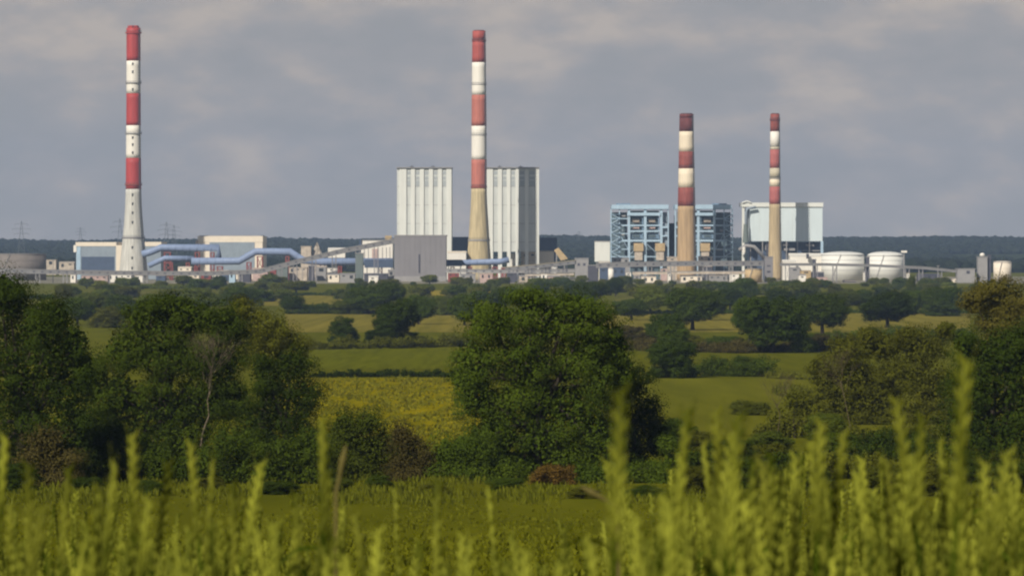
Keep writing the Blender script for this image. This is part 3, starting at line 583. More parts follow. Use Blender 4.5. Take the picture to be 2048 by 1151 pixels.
for x0, x1, where in belts:
    n = int((x1 - x0) / 9.5)
    for i in range(n):
        x = rnd.uniform(x0, x1); yb = rnd.choice((569, 573, 578, 584, 590, 596, 603)) + rnd.uniform(-2, 2); h = rnd.uniform(9, 22) * (1 + (yb - 570) / 60); wpx = h * rnd.uniform(1.2, 2.3)
        if 500 < x < 700 and yb > 586 and rnd.random() < .6: continue
        c_ = rnd.choice(('cool', 'mid', 'plain', 'cool', 'plain', 'olive'))
        tree(rnd.choice(('oak_0', 'tall_1', 'tall_2', 'bush_0', 'bush_1', 'bush_2')), x, yb, yb - h, wpx, c_, belt_label(x, yb, wpx, c_), 'tree', 'tree belt below ' + where, lod=1, name='distant_tree')

# woods on the far hills: one mass nobody could count
def far_wood():
    rng = np.random.default_rng(3); phi = (1 + 5 ** .5) / 2
    ico = np.array([(-1, phi, 0), (1, phi, 0), (-1, -phi, 0), (1, -phi, 0), (0, -1, phi), (0, 1, phi), (0, -1, -phi), (0, 1, -phi), (phi, 0, -1), (phi, 0, 1), (-phi, 0, -1), (-phi, 0, 1)]) / math.sqrt(1 + phi * phi)
    fi = np.array([(0,11,5),(0,5,1),(0,1,7),(0,7,10),(0,10,11),(1,5,9),(5,11,4),(11,10,2),(10,7,6),(7,1,8),(3,9,4),(3,4,2),(3,2,6),(3,6,8),(3,8,9),(4,9,5),(2,4,11),(6,2,10),(8,6,7),(9,8,1)])
    Vs = []; Fs = []; o = 0
    for i in range(21000):
        y = rng.uniform(6400, 9300) if i > 3200 else rng.uniform(4300, 6400); x = rng.uniform(-.165, .165) * y
        if i < 3200:   # scattered belts on the plain behind the station
            if math.sin(y * .011 + x * .002) < .35: continue
        elif math.sin(x * .006 + y * .004) + math.sin(y * .013 - x * .003) > 1.25 or (x > 6400 * .11 and y < 7000): continue
        r = rng.uniform(5, 12); c = np.array([x, y, ground(y) + hill(x, y) + r * .45])
        v = ico * (r * rng.uniform(.75, 1.25, (12, 1))) * np.array([1.1, 1.1, .85]) + c
        Vs.append(v); Fs.append(fi + o); o += 12
    m = mat('far_wood_foliage', (0.022, 0.029, 0.015), .95, 0, .06, (1, 1, 1), (.009, .013, .008), detail=6, bump=.6, spec=0)
    ob = bpy.data.objects.new('far_wood', nmesh('far_wood', np.vstack(Vs), np.vstack(Fs), m, False)); COL.objects.link(ob)
    tag(ob, 'hazy blue green woods covering the far hills', 'woods', kind='stuff')
far_wood()
# ------------------------------------------------------------------ power station
DC = 3600.0
def chimney(label, cx, d, prof, bands, lower, rings, wins, winm, base_y, mouth=(14, 4), flues=0, ladder=True):
    s = d / F; cx0 = X(cx, d); root = thing('chimney', (cx0, d, 0), label, 'chimney', 'striped chimneys')
    ys = [p[0] for p in prof]; hw = [p[1] for p in prof]
    r = lambda y: float(np.interp(y, ys, hw)) * s
    def seg(y0, y1, name, m, grow=0.0):
        n = max(2, int((y1 - y0) / 8)); pr = [(max(Z(y, d), 0), r(y) + grow) for y in np.linspace(y1, y0, n)]
        return MB().lathe(cx0, d, pr, 48).build(name, m, root, True)
    ylow = bands[-1][1]
    seg(ylow, base_y, 'concrete_shaft', lower)
    for y0, y1, nm, m in bands: seg(y0, y1, nm, m)
    for y, ex, hp, m in rings:
        z = Z(y, d); b = MB().lathe(cx0, d, [(z - hp * s / 2, r(y) + .02), (z - hp * s / 2, r(y) + ex * s), (z + hp * s / 2, r(y) + ex * s), (z + hp * s / 2, r(y) + .02)], 40, False)
        g = b.build('platform', m, root)
        rl = MB(); rr = r(y) + ex * s - .1
        for k in range(20):
            a = 2 * math.pi * k / 20; rl.tube((cx0 + rr * math.cos(a), d + rr * math.sin(a), z), (cx0 + rr * math.cos(a), d + rr * math.sin(a), z + hp * s / 2 + 1.2), .06, 4)
        rl.lathe(cx0, d, [(z + hp * s / 2 + 1.1, rr - .06), (z + hp * s / 2 + 1.1, rr + .06), (z + hp * s / 2 + 1.25, rr + .06), (z + hp * s / 2 + 1.25, rr - .06)], 40, False)
        rl.build('railing', pylonm, g)
    for y in wins:
        z = Z(y, d); q = r(y)
        w_ = MB().box(cx0 - .75, cx0 + .45, d - q - .25, d - q + 1.2, z - 1.0, z + 1.0).build('window', winm, root)
        MB().box(cx0 - .95, cx0 + .65, d - q - .5, d - q + .5, z + 1.0, z + 1.3).build('hood', winm, w_)
    zt = Z(prof[0][0], d); rt = r(prof[0][0])
    MB().lathe(cx0, d, [(zt - 2, rt * .8), (zt + .6, rt * .8), (zt + .6, rt * .72)], 32).build('mouth', soot, root)
    if flues:
        for k in range(flues):
            a = 2 * math.pi * k / flues + .5
            MB().lathe(cx0 + rt * .5 * math.cos(a), d + rt * .5 * math.sin(a), [(zt - 1, rt * .34), (zt + 1.9, rt * .34), (zt + 1.9, rt * .28)], 16).build('flue_tip', redA, root)
    if ladder:      # ladder with cage on the right hand side
        a = R(-38); lb = MB(); zs = list(np.linspace(Z(base_y, d) + 1, zt - 1, 40))
        yy = lambda z: YH - (z - EYE) / s
        for off in (-.45, .45):
            lb.path([(cx0 + (r(yy(z)) + .5) * math.cos(a) + off * .5, d + (r(yy(z)) + .5) * math.sin(a) - off * .7, z) for z in zs], .14, 4)
        for z in np.arange(zs[0], zs[-1], 2.5):
            q = r(yy(z)); lb.lathe(cx0 + (q + .5) * math.cos(a), d + (q + .5) * math.sin(a), [(z, .75), (z + .25, .75), (z + .25, .6), (z, .6)], 8, False)
        lb.build('ladder', pylonm, root)
    return root
chimney('tallest left chimney with bright red and white bands above a white flared foot', 267, DC, [(56, 14), (120, 14), (250, 14.5), (378, 15.5), (410, 16.5), (440, 18.5), (470, 21), (510, 25), (560, 30)],
        [(56, 122, 'red_band', redA), (122, 187, 'white_band', whp), (187, 251, 'red_band', redA), (251, 316, 'white_band', whp), (316, 378, 'red_band', redA)], concw,
        [(66, 2.2, 2.5, redA), (166, 2.2, 2, greyl), (267, 2.2, 2, greyl), (369, 2.0, 2.5, redC), (475, 1.5, 2.5, grey)], [129, 145, 180, 276, 290, 306, 390, 408, 426, 445, 495, 516, 536], darkwin, 558, flues=5)
chimney('tall central chimney with faded pink red bands and beige foot, between the white boiler houses', 958, DC, [(62, 13), (126, 14), (250, 15), (378, 15.5), (410, 16.5), (440, 18.5), (480, 21), (520, 24), (560, 27)],
        [(62, 82, 'red_cap', redBd), (82, 125, 'red_band', redBd), (125, 190, 'white_band', whp), (190, 252, 'red_band', redB), (252, 319, 'white_band', whp), (319, 377, 'red_band', redB)], concb,
        [(82, 1.3, 2, redC), (169, .9, 1.5, greyl), (270, .9, 1.5, greyl), (374, 1.0, 3, redC), (480, 1.2, 3, greyl)], [], darkwin, 560, flues=0)
chimney('thick tan chimney with brick red and cream bands and a sooty top', 1373, DC, [(228, 14), (262, 14.5), (340, 16), (410, 17.5), (560, 19)],
        [(228, 236, 'sooty_rim', soot if False else redCd), (236, 263, 'red_band', redCd), (263, 303, 'cream_band', crp), (303, 337, 'red_band', redC), (337, 375, 'cream_band', crp), (375, 412, 'red_band', redC)], conct,
        [(335, .4, 1.2, redCd)], [], darkwin, 560)
chimney('slender tan chimney with red and white bands in front of the white power house', 1550, DC, [(228, 9.3), (260, 9.6), (340, 10.5), (410, 11.5), (480, 12.5), (560, 15)],
        [(228, 263, 'red_band', redC), (263, 294, 'white_band', whp), (294, 299, 'grimy_band', crpd), (299, 336, 'red_band', redD), (336, 356, 'grimy_band', crpd), (356, 373, 'cream_band', crp), (373, 408, 'red_band', redD)], conctd,
        [(240, 1.2, 3, redCd), (357, .8, 1.5, greyl)], [], darkwin, 562)
# platforms on the right of the slender chimney
def boiler_house(label, x0, x1, yt, yb, d, pil, depth, notch=0):
    s = d / F; root = thing('boiler_house', (X((x0 + x1) / 2, d), d, 0), label, 'power house', 'white boiler houses')
    MB().px(x0, x1, yt, yb, d, depth).build('wall', whiteg, root)
    for a, b in pil: MB().box(X(a, d), X(b, d), d - 1.1, d + .4, 0, Z(yt + 2, d)).build('pilaster', white, root)
    edges = sorted(pil); 
    for (a0, a1), (b0, b1) in zip(edges[:-1], edges[1:]):
        if b0 - a1 < 4: continue
        for y0, y1 in ((yt + 6, yt + 13), (yt + 17, yt + 23), (yt + 25, yt + 36)):
            MB().box(X(a1 + 1.8, d), X(b0 - 1.2, d), d - .25, d + .5, Z(y1, d), Z(y0, d)).build('louvre', louvre, root)
    MB().box(X(x0, d) - .4, X(x1, d) + .4, d - 2.2, d + depth + .4, Z(yt, d), Z(yt - 1.8, d)).build('parapet', greyl, root)
    for k in range(1, 6): MB().box(X(x0, d) + .2, X(x1, d) - .2, d - .06, d + .3, Z(yt, d) * k / 6, Z(yt, d) * k / 6 + .35).build('cladding_joint', greyl, root)
    for fx in (.27, .66):
        xm = X(x0 + (x1 - x0) * fx, d); v = MB().box(xm - 2, xm + 2, d + 6, d + 10, Z(yt - 1.8, d), Z(yt - 3.4, d)).build('roof_vent', dgrey, root)
        MB().tube((xm, d + 8, Z(yt - 3.4, d)), (xm, d + 8, Z(yt - 5.5, d)), .5, 8).build('vent_pipe', pylonm, v)
    return root
DB = 3672.0
boiler_house('white boiler house left of the central chimney, behind the grey block', 794, 903, 336, 505, DB, [(799, 813), (822, 830), (840, 848), (858, 866), (876, 884), (893, 903)], 60)
boiler_house('white boiler house right of the central chimney, striped by its shadow', 970, 1078, 336, 503, DB, [(974, 986), (996, 1004), (1014, 1021), (1031, 1038), (1050, 1057), (1071, 1078)], 60)

def simple_building(name, label, cat, x0, x1, yt, yb, d, depth, m, roof=None, roofm=None, openings=(), omat=None, group=None, roof_h=1.2, pitch=0, over=.3):
    root = thing(name, (X((x0 + x1) / 2, d), d, 0), label, cat, group)
    MB().px(x0, x1, yt, None if yb is None else yb, d, depth).build('wall', m, root)
    xa, xb, zt = X(x0, d) - over, X(x1, d) + over, Z(yt, d)
    if pitch:
        zm = zt + pitch * d / F; b = MB(); b.add([(xa, d - over, zt), (xb, d - over, zt), (xb, d + depth + over, zt), (xa, d + depth + over, zt), (xa, d + depth / 2, zm), (xb, d + depth / 2, zm)], [(0, 1, 5, 4), (2, 3, 4, 5), (0, 4, 3), (1, 2, 5), (0, 3, 2, 1)])
        b.build('roof', roofm or m, root)
    else:
        MB().box(xa, xb, d - over, d + depth + over, zt, zt + (roof_h * d / F)).build('roof', roofm or m, root)
    for i, (a, b_, c, e_) in enumerate(openings):
        MB().box(X(a, d), X(b_, d), d - .12, d + .5, max(0.02, Z(e_, d)), Z(c, d)).build('door' if e_ - c > 6 else 'window', omat or darkwin, root)
    return root
SB = simple_building
# grey block
gb = thing('bunker_building', (X(840, 3480), 3480, 0), 'plain grey windowless block in front of the left boiler house', 'building')
MB().px(788.5, 892, 472, None, 3480, 42).build('wall', grey, gb); MB().box(X(788, 3480) - .3, X(892.5, 3480) + .3, 3479.6, 3522.5, Z(472, 3480), Z(469.5, 3480)).build('parapet', greyl, gb)
MB().px(837, 840, 508, 545, 3479.5, 1).build('downpipe', dgrey, gb); MB().box(X(788, 3480), X(892.5, 3480), 3479.7, 3480.2, 0, Z(552, 3480)).build('plinth', greyl, gb)
for i in range(1, 10): MB().box(X(788.5 + i * 10.35, 3480) - .05, X(788.5 + i * 10.35, 3480) + .09, 3479.85, 3480.3, Z(551.8, 3480), Z(472.3, 3480)).build('panel_joint', greyw, gb)

# blue steel boiler frames
def frame_block(label, x0, x1, seed, mirror=False):
    d = 3658.0; rnd = random.Random(seed); root = thing('steel_boiler_plant', (X((x0 + x1) / 2, d), d, 0), label, 'power house', 'blue steel boiler frames')
    u = (lambda t: x1 - t * (x1 - x0)) if mirror else (lambda t: x0 + t * (x1 - x0))
    def bx(t0, t1, ya, yb, name, m, y0=0., dp=1.2, parent=None):
        a, b = sorted((X(u(t0), d), X(u(t1), d))); return MB().box(a, b, d + y0, d + y0 + dp, max(0, Z(yb, d)), Z(ya, d)).build(name, m, parent or root)
    bx(0.02, 1, 409, 418, 'roof_beam', steelb, -1.5, 46)
    bx(0.1, .35, 406.5, 409, 'roof_kit', steeld, 8, 12)
    bx(.29, .86, 425, 431, 'beam', steelb, -1.2, 2.4)
    bx(.32, .84, 421, 560, 'boiler_casing', casing, 12, 28)
    bx(.02, .30, 424, 560, 'boiler_casing', casing, 24, 14)
    for t, wv in ((.0, 2.2), (.145, 2), (.30, 4.5), (.575, 5.5), (.855, 5), (.985, 2.4)):
        bx(t, t + wv / 117, 418, 560, 'column', steelb, 0, 1.4)
    for ya, yb, t0, t1 in ((449, 452, .02, .86), (460.5, 463.5, .30, .86), (479, 483, .1, .86), (497, 499, 0, .3), (436, 438, 0, .3), (466, 468, 0, .3), (512, 514, 0, .86)):
        bx(t0, t1, ya, yb, 'beam', steelb, .15, .9)
    for c in (.44, .715):
        for ya, yb, m in ((436, 446, creamd), (454, 459, pink)):
            a = X(u(c - .06), d); b = X(u(c + .06), d); z = (Z(ya, d) + Z(yb, d)) / 2
            MB().tube((a, d + 6, z), (b, d + 6, z), (Z(ya, d) - Z(yb, d)) / 2.2, 14).build('duct', m, root)
        bx(c - .11, c + .11, 466, 477, 'grille', steeld, 3, 6)
        bx(c - .06, c + .06, 469, 474, 'grille', casing, 2.2, .5)
        for q in (-.115, .115): bx(c + q - .01, c + q + .01, 433, 478, 'post', steeld, 1.5, .5)
    for c in (.49, .86):
        h = bx(c - .09, c + .075, 486, 502, 'hopper', tanb, -4, 9); bx(c - .075, c + .06, 502, 520, 'hopper_leg', creamd, -3, 7)
    # stair tower on the outer side
    for i in range(9):
        y0 = 428 + i * 9.5; bx(0.01, .17, y0, y0 + 1.2, 'landing', steeld, -2.5, 6)
        a, b = X(u(.02), d), X(u(.16), d); MB().tube((a if i % 2 else b, d - 2, Z(y0 + 9, d)), (b if i % 2 else a, d - 2, Z(y0 + .5, d)), .38, 5).build('stair', steelb, root)
        if rnd.random() < .6: bx(rnd.uniform(.16, .2), rnd.uniform(.22, .28), y0 + 2, y0 + rnd.uniform(4, 8), 'plant_box', rnd.choice((creamd, bluegrey, casing, greyl)), 3, 5)
    bx(.92, 1.12, 446, 520, 'side_wall', bluegrey, 4, 34); bx(1.12, 1.17, 430, 520, 'side_shaft', dgrey, 9, 24)
    bx(.875, .985, 452, 456, 'platform', steelb, .1, 4); bx(.875, .985, 470, 473, 'platform', steelb, .1, 4); bx(.88, .98, 424, 444, 'lift_shaft', bluegrey, 6, 8)
    for t0, t1, ya, yb in ((.30, .575, 483, 512), (.86, .575, 483, 512), (.02, .145, 437, 466), (.30, .16, 468, 497)):
        MB().tube((X(u(t0), d), d + .9, Z(yb, d)), (X(u(t1), d), d + .9, Z(ya, d)), .3, 5).build('brace', steelb, root)
    return root
frame_block('open blue steel boiler frame left of the thick tan chimney', 1221, 1337, 1)
frame_block('blue steel boiler frame right of the thick tan chimney, partly hidden behind it', 1350, 1466, 2, True)

# white power house on stilts
d = 3645.0
r_ = thing('power_house', (X(1565, d), d, 0), 'white panelled power house on an open frame behind the slender chimney', 'power house')
MB().px(1500, 1645, 414, 482, d, 40).build('wall', bluew, r_)
MB().px(1484, 1646.5, 405, 413.5, d - 1.2, 43).build('roof_beam', white, r_)
MB().px(1484, 1489, 413.5, 560, d, 3).build('column', white, r_)
MB().px(1641.5, 1646.5, 482, 560, d, 3).build('column', steelb, r_)
for a in (1500, 1524, 1548, 1572, 1594, 1618): MB().px(a, a + 2, 482, 560, d + .3, 1.2).build('column', greyl, r_)
MB().px(1498, 1640, 484, 560, d + 10, 28).build('machine_hall', navy, r_)
for a, b, c, e_ in ((1566, 1578, 486, 491), (1568, 1590, 496, 501), (1612, 1628, 488, 492), (1530, 1545, 490, 500), (1605, 1640, 500, 502)): MB().px(a, b, c, e_, d + 4, 6).build('pipe_rack', greyl, r_)
for a in (1519, 1541, 1563, 1585, 1620): MB().box(X(a, d) - .08, X(a, d) + .08, d - .1, d + .3, Z(482, d), Z(414.2, d)).build('panel_joint', whiteg, r_)
for a in (1490, 1495): MB().px(a, a + 1.2, 414, 482, d + 6, 1).build('stair_post', greyl, r_)
MB().path([W(1492, 482, d - 4), W(1492, 425, d - 4), W(1495, 417, d - 4), W(1512, 414, d - 4)], 1.2, 10).build('flue_pipe', bluegrey, r_, True)
MB().tube(W(1491.5, 485, d - 4), W(1491.5, 448, d - 4), 2.9, 12, 1.8).build('pipe_sleeve', greent, r_)
MB().path([W(1484, 405.5, d - 2), W(1494, 402, d - 2), W(1502, 405, d - 2)], 0.7, 8).build('roof_pipe', white, r_)
MB().path([W(1478, 500, d - 8), W(1492, 491, d - 8), W(1508, 493, d - 8), W(1530, 516, d - 8)], 1.7, 14).build('gas_duct', greyl, r_, True)
MB().lathe(X(1486, d), d - 14, [(Z(505, d), 1.5), (Z(495, d), 1.5), (Z(493.5, d), .7)], 16).build('drum', whp, r_)
MB().px(1533, 1543, 487, 510, d - 9, 6).build('fan_house', dgrey, r_)

# ---- ducts, galleries
def duct(label, pts, d, r_px, supports=(), m=ductblue, sm=redsteel, group='blue flue gas ducts'):
    r0 = r_px * d / F; root = thing('gas_duct', W(*pts[0], d), label, 'duct', group)
    MB().path([W(x, y, d) for x, y in pts], r0, 18).build('pipe', m, root, True)
    for (x0, y0), (x1, y1) in zip(pts[:-1], pts[1:]):
        n = int(math.hypot(x1 - x0, y1 - y0) / 14)
        for i in range(1, n):
            t = i / n; p = Vector(W(x0 + (x1 - x0) * t, y0 + (y1 - y0) * t, d)); q = Vector(W(x1, y1, d)); a = (q - p).normalized() * .25
            MB().tube(p - a, p + a, r0 + .22, 18).build('collar', m, root)
    for x, y, wv in supports:
        zt = Z(y, d) - r0 * .8; s = MB()
        for q in (-wv, wv):
            for yy in (-2.5, 2.5): s.box(X(x + q, d) - .45, X(x + q, d) + .45, d + yy - .4, d + yy + .4, 0, zt)
        s.box(X(x - wv, d) - .5, X(x + wv, d) + .5, d - 3, d + 3, zt, zt + .8)
        a, b = X(x - wv, d), X(x + wv, d); h = zt / 2
        s.tube((a, d - 2.5, 0), (b, d - 2.5, h), .3, 5); s.tube((b, d - 2.5, 0), (a, d - 2.5, h), .3, 5); s.tube((a, d - 2.5, h), (b, d - 2.5, zt), .3, 5); s.tube((b, d - 2.5, h), (a, d - 2.5, zt), .3, 5)
        s.build('trestle', sm, root)
    return root
duct('upper blue duct from the left chimney foot, ending in a downward elbow', [(284, 508), (300, 504), (322, 495), (437, 495), (437, 516)], 3590, 7.0, [(335, 500, 6), (395, 500, 4), (425, 500, 3)])
duct('lower sloping blue duct beside the left chimney foot', [(297, 531), (330, 516), (388, 517)], 3575, 5.5, [(337, 522, 8), (376, 522, 3)])
duct('long blue duct with a raised hump between the two tall chimneys', [(383, 522), (478, 522), (511, 503), (580, 503), (606, 520), (640, 523), (786, 523)], 3560, 7.2, [(392, 528, 3), (440, 528, 5), (498, 520, 4), (520, 508, 5), (575, 508, 3), (640, 528, 4), (680, 528, 3), (760, 528, 4)])
duct('blue duct running from the grey block to below the central chimney', [(893, 526), (1000, 523), (1018, 519)], 3560, 6, [(905, 530, 3), (940, 530, 3), (990, 530, 5)])
nb = thing('duct_box', W(757, 526, 3545), 'dark navy box around the duct left of the grey block', 'duct'); MB().px(729, 786, 519, 535, 3545, 14).build('casing', navy, nb)
for a in (733, 757, 782): MB().px(a, a + 2, 535, 560, 3546, 2).build('leg', greyl, nb)
nb = thing('duct_box', W(907, 526, 3545), 'dark navy box around the duct right of the grey block', 'duct'); MB().px(893.5, 924, 519, 532, 3545, 14).build('casing', navy, nb)
for a in (896, 920): MB().px(a, a + 2, 532, 560, 3546, 2).build('leg', greyl, nb)

def gallery(label, pts, d, h, m, legs, lm=greyl, step=26, cat='conveyor', roofm=None):
    root = thing('belt_gallery', W(*pts[0], d), label, cat, 'conveyor belt galleries'); s = d / F
    b = MB(); rb = MB()
    for (x0, y0), (x1, y1) in zip(pts[:-1], pts[1:]):
        b.quadprism([(X(x0, d), Z(y0 - h / 2, d)), (X(x1, d), Z(y1 - h / 2, d)), (X(x1, d), Z(y1 + h / 2, d)), (X(x0, d), Z(y0 + h / 2, d))], d, d + 4)
        rb.quadprism([(X(x0, d), Z(y0 - h / 2 - .9, d)), (X(x1, d), Z(y1 - h / 2 - .9, d)), (X(x1, d), Z(y1 - h / 2, d)), (X(x0, d), Z(y0 - h / 2, d))], d - .35, d + 4.35)
        n = int(abs(x1 - x0) / 8)
        for i in range(1, n):
            t = i / n; x = x0 + (x1 - x0) * t; y = y0 + (y1 - y0) * t
            if h > 5 and i % 2: MB().box(X(x, d) - .9, X(x, d) + .9, d - .08, d + .3, Z(y + h * .12, d), Z(y - h * .18, d)).build('window', dgrey, root)
    b.build('gallery', m, root); rb.build('roof', roofm or greyl, root)
    xs = [p[0] for p in pts]; ys = [p[1] for p in pts]
    for x in legs:
        y = float(np.interp(x, xs, ys)) + h / 2; q = MB(); zt = Z(y, d)
        for o in (-1.6, 1.6): q.box(X(x, d) + o - .3, X(x, d) + o + .3, d + .5, d + 1.1, 0, zt); q.box(X(x, d) + o - .3, X(x, d) + o + .3, d + 3, d + 3.6, 0, zt)
        q.tube((X(x, d) - 1.6, d + .8, 0), (X(x, d) + 1.6, d + .8, zt), .15, 4); q.tube((X(x, d) + 1.6, d + .8, 0), (X(x, d) - 1.6, d + .8, zt), .15, 4)
        q.build('trestle', lm, root)
    return root
gallery('long low grey belt gallery running from the left edge past the left chimney', [(-60, 538), (60, 543), (240, 546), (420, 547), (520, 543)], 3330, 8, greyw, [20, 75, 130, 215, 290, 355, 430, 480])
gallery('grey belt gallery rising from the left up to the grey block', [(520, 543), (600, 522), (690, 501), (789, 482)], 3492, 9, greyw, [560, 590, 628, 668, 715, 752], grey)
gallery('grey belt gallery low down between the grey block and the grey tower', [(892, 541), (1010, 543), (1150, 541)], 3440, 6.5, greyl, [900, 954, 1005, 1060, 1110], greyl)
gallery('tan roofed belt gallery rising right toward the grey tower', [(1010, 538), (1080, 532), (1152, 524)], 3420, 7, greyw, [1030, 1060, 1095, 1130], dgrey, roofm=tang)
gallery('thin tan belt gallery just above the ground left of the grey tower', [(1050, 550), (1148, 548)], 3405, 4, creamd, [1065, 1100, 1135], greyl)
gallery('wide grey belt gallery crossing in front of the thick tan chimney', [(1192, 531), (1250, 529), (1380, 527), (1528, 527)], 3400, 9.5, greyw, [1255, 1300, 1345, 1410, 1462, 1500], greyl)
gallery('brown grey belt gallery under the wide one, crossing the thick tan chimney', [(1265, 546), (1380, 545), (1495, 545)], 3380, 5, creamd, [1290, 1340, 1400, 1450], greyl)
gallery('thin grey belt gallery crossing in front of the white tanks', [(1560, 529), (1650, 529), (1745, 531), (1850, 536), (1945, 546)], 3380, 4.5, greyw, [1575, 1631, 1670, 1735, 1815, 1842, 1880, 1920], grey)

def tower(label, x0, x1, yt, d, m, depth=14, name='transfer_tower', cat='tower', tm=None, wins=()):
    root = thing(name, (X((x0 + x1) / 2, d), d, 0), label, cat)
    MB().px(x0, x1, yt, None, d, depth).build('wall', m, root); MB().box(X(x0, d) - .4, X(x1, d) + .4, d - .4, d + depth + .4, Z(yt, d), Z(yt - 1.4, d)).build('roof', tm or greyl, root)
    for a, b, c, e_ in wins: MB().box(X(a, d), X(b, d), d - .1, d + .5, Z(e_, d), Z(c, d)).build('window', dgrey, root)
    return root
tower('square grey tower between the tan gallery and the small white building', 1150, 1177, 517, 3420, greyl, wins=[(1155, 1160, 526, 531), (1166, 1171, 526, 531)])
tower('small green grey tower under the rising belt gallery', 711, 726, 507, 3445, greent)
tower('small grey tower at the left foot of the slender chimney', 1530, 1546, 514, 3390, grey, wins=[(1534, 1541, 530, 533), (1534, 1541, 541, 545)])
tower('short dark grey tower left of the wide gallery', 1176, 1196, 531, 3412, dgrey)
tower('small dark gantry tower beside the thin gallery over the white tanks', 1626, 1632, 519, 3384, dgrey, 6)
tower('slim dark post tower between the white tanks', 1733, 1739, 514, 3384, dgrey, 6)
tower('grey conveyor head house at the right end of the thin gallery', 1915, 1950, 538, 3372, greyl, 16, wins=[(1933, 1940, 541, 547)])
t_ = tower('tall grey control tower with a white dome left of the small right tank', 1956, 1975, 514, 3380, greyl, 10)
MB().lathe(X(1966, 3380), 3385, [(Z(512.6, 3380), 1.6), (Z(510, 3380), 2.2), (Z(507, 3380), 1.9), (Z(505.5, 3380), .7)], 16).build('dome', whp, t_, True)
MB().px(1976, 1982, 509, None, 3383, 5).build('lift_shaft', dgrey, t_)

def tank(label, cx, hw, yt, yb, d, m, dome=3, seams=4, group='storage tanks', stair=True):
    s = d / F; r = hw * s; x = X(cx, d); z0 = 0; zt = Z(yt, d); root = thing('storage_tank', (x, d + r, 0), label, 'tank', group)
    MB().lathe(x, d + r, [(z0, r), (zt, r)], 56).build('shell', m, root, True)
    MB().lathe(x, d + r, [(zt, r + .12)] + [(zt + .15 + dome * s * math.sin(a), r * math.cos(a) + .12) for a in np.linspace(0, 1.5, 8)], 56).build('roof', m, root, True)
    for i in range(seams):
        z = zt * (i + 1) / (seams + 1); MB().lathe(x, d + r, [(z, r), (z, r + .12), (z + .22, r + .12), (z + .22, r)], 56, False).build('seam', greyl if m is tankw else m, root)
    MB().lathe(x, d + r, [(zt - .1, r), (zt - .1, r + .35), (zt + .25, r + .35), (zt + .25, r)], 56, False).build('rim', greyl, root)
    if stair:
        st = MB(); n = 14
        pts = [(x + (r + .7) * math.cos(a), d + r + (r + .7) * math.sin(a), zt * i / (n - 1)) for i, a in enumerate(np.linspace(R(-125), R(-100), n))]
        st.path(pts, .16, 5); st.path([(p[0], p[1], p[2] + 1.2) for p in pts], .1, 5); st.build('stair', greyl, root)
    return root
tank('large white storage tank with low domed roof below the long white roofs', 1689, 43, 510, 558, 3560, tankw, 7)
tank('white domed storage tank at the right end of the power station', 1774, 36, 511, 557, 3560, tankw, 8)
rt = thing('roof_cabin', W(1808, 508, 3556), 'small white cabin on a pole beside the rightmost large white tank', 'cabin'); MB().px(1803, 1814, 501, 505, 3556, 4).build('cabin', whp, rt); MB().px(1807, 1809, 505, None, 3557, 1).build('leg', greyl, rt)
tank('small white tank near the right edge behind the bronze tree', 2007, 18, 524, 545, 3500, cream, 2, 2)
tank('short tan tank below the wide grey gallery', 1508, 17, 538, 560, 3372, tanb, 1, 1)
tank('low brown grey oil tank at the left edge', 30, 56, 508, 545, 3560, brownt, 1, 3)
tank('pale round water tank left of the short tan tank', 1222, 5.5, 486 + 50, 560, 3372, whp, 1, 1, stair=False)

# ---- halls and sheds
h = SB('industrial_hall', 'wide blue grey hall with a cream parapet left of the left chimney', 'hall', 152, 232, 492, None, 3640, 60, bluegrey, roof_h=8, roofm=cream, openings=[(163, 229, 513, 548)], omat=navy)
MB().px(147, 153, 490, 504, 3639, 50).build('gutter', whp, h); MB().px(232, 246, 490, None, 3638, 62).build('end_wall', cream, h); MB().px(153, 161, 493, None, 3639.5, .8).build('corner_panel', steelb, h)
h = SB('industrial_hall', 'blue grey hall with a cream parapet just right of the left chimney', 'hall', 246, 322, 492, None, 3660, 60, bluegrey, roof_h=8.5, roofm=cream)
h = SB('industrial_hall', 'large cream framed hall behind the blue ducts', 'hall', 396, 525, 484, None, 3680, 60, cream, roof_h=12, roofm=cream)
MB().px(419, 509, 484, 540, 3679.6, .8).build('inset_wall', bluegrey, h); MB().px(391, 396, 480, 492, 3679, 10).build('gutter', creamd, h)
MB().box(X(398, 3680), X(522, 3680), 3685, 3738, Z(471.5, 3680) - .2, Z(470.6, 3680)).build('roof_vent', greyl, h)
SB('building', 'small ribbed white building left of the blue steel boiler frame', 'building', 1190, 1220, 483, 523, 3600, 25, white, roof_h=1.5, roofm=greyl)
SB('building', 'dark navy block right of the right boiler house', 'building', 1079, 1114, 478, None, 3760, 40, navy, roof_h=3, roofm=navy)
h = SB('building', 'white building with pink panels behind the rising belt gallery', 'building', 722, 785, 481, None, 3600, 30, whp, roof_h=1.5, roofm=greyl)
MB().px(744, 757, 497, 516, 3599.7, .6).build('pink_panel', pink, h); MB().px(719, 722, 477, 492, 3598, 6).build('stair_tower', navy, h)
for a in (728, 736, 764, 772, 779): MB().px(a, a + 1, 494, 516, 3599.6, .6).build('rib', greyl, h)
for a in range(724, 784, 8): MB().px(a, a + .6, 476, 480, 3601, .3).build('railing_post', pylonm, h)
MB().px(724, 784, 476, 477, 3601, .3).build('railing', pylonm, h); MB().px(770, 783, 471, 479, 3606, 8).build('roof_cabin', tanb, h)
h = SB('building', 'navy annex between the boiler houses behind the central chimney', 'building', 903, 936, 475, 500, 3780, 20, navy, roof_h=1.5, roofm=navy)
SB('building', 'low cream annex under the left boiler house, left of the central chimney', 'building', 895, 932, 505, None, 3585, 20, whp, roof_h=3, roofm=cream)
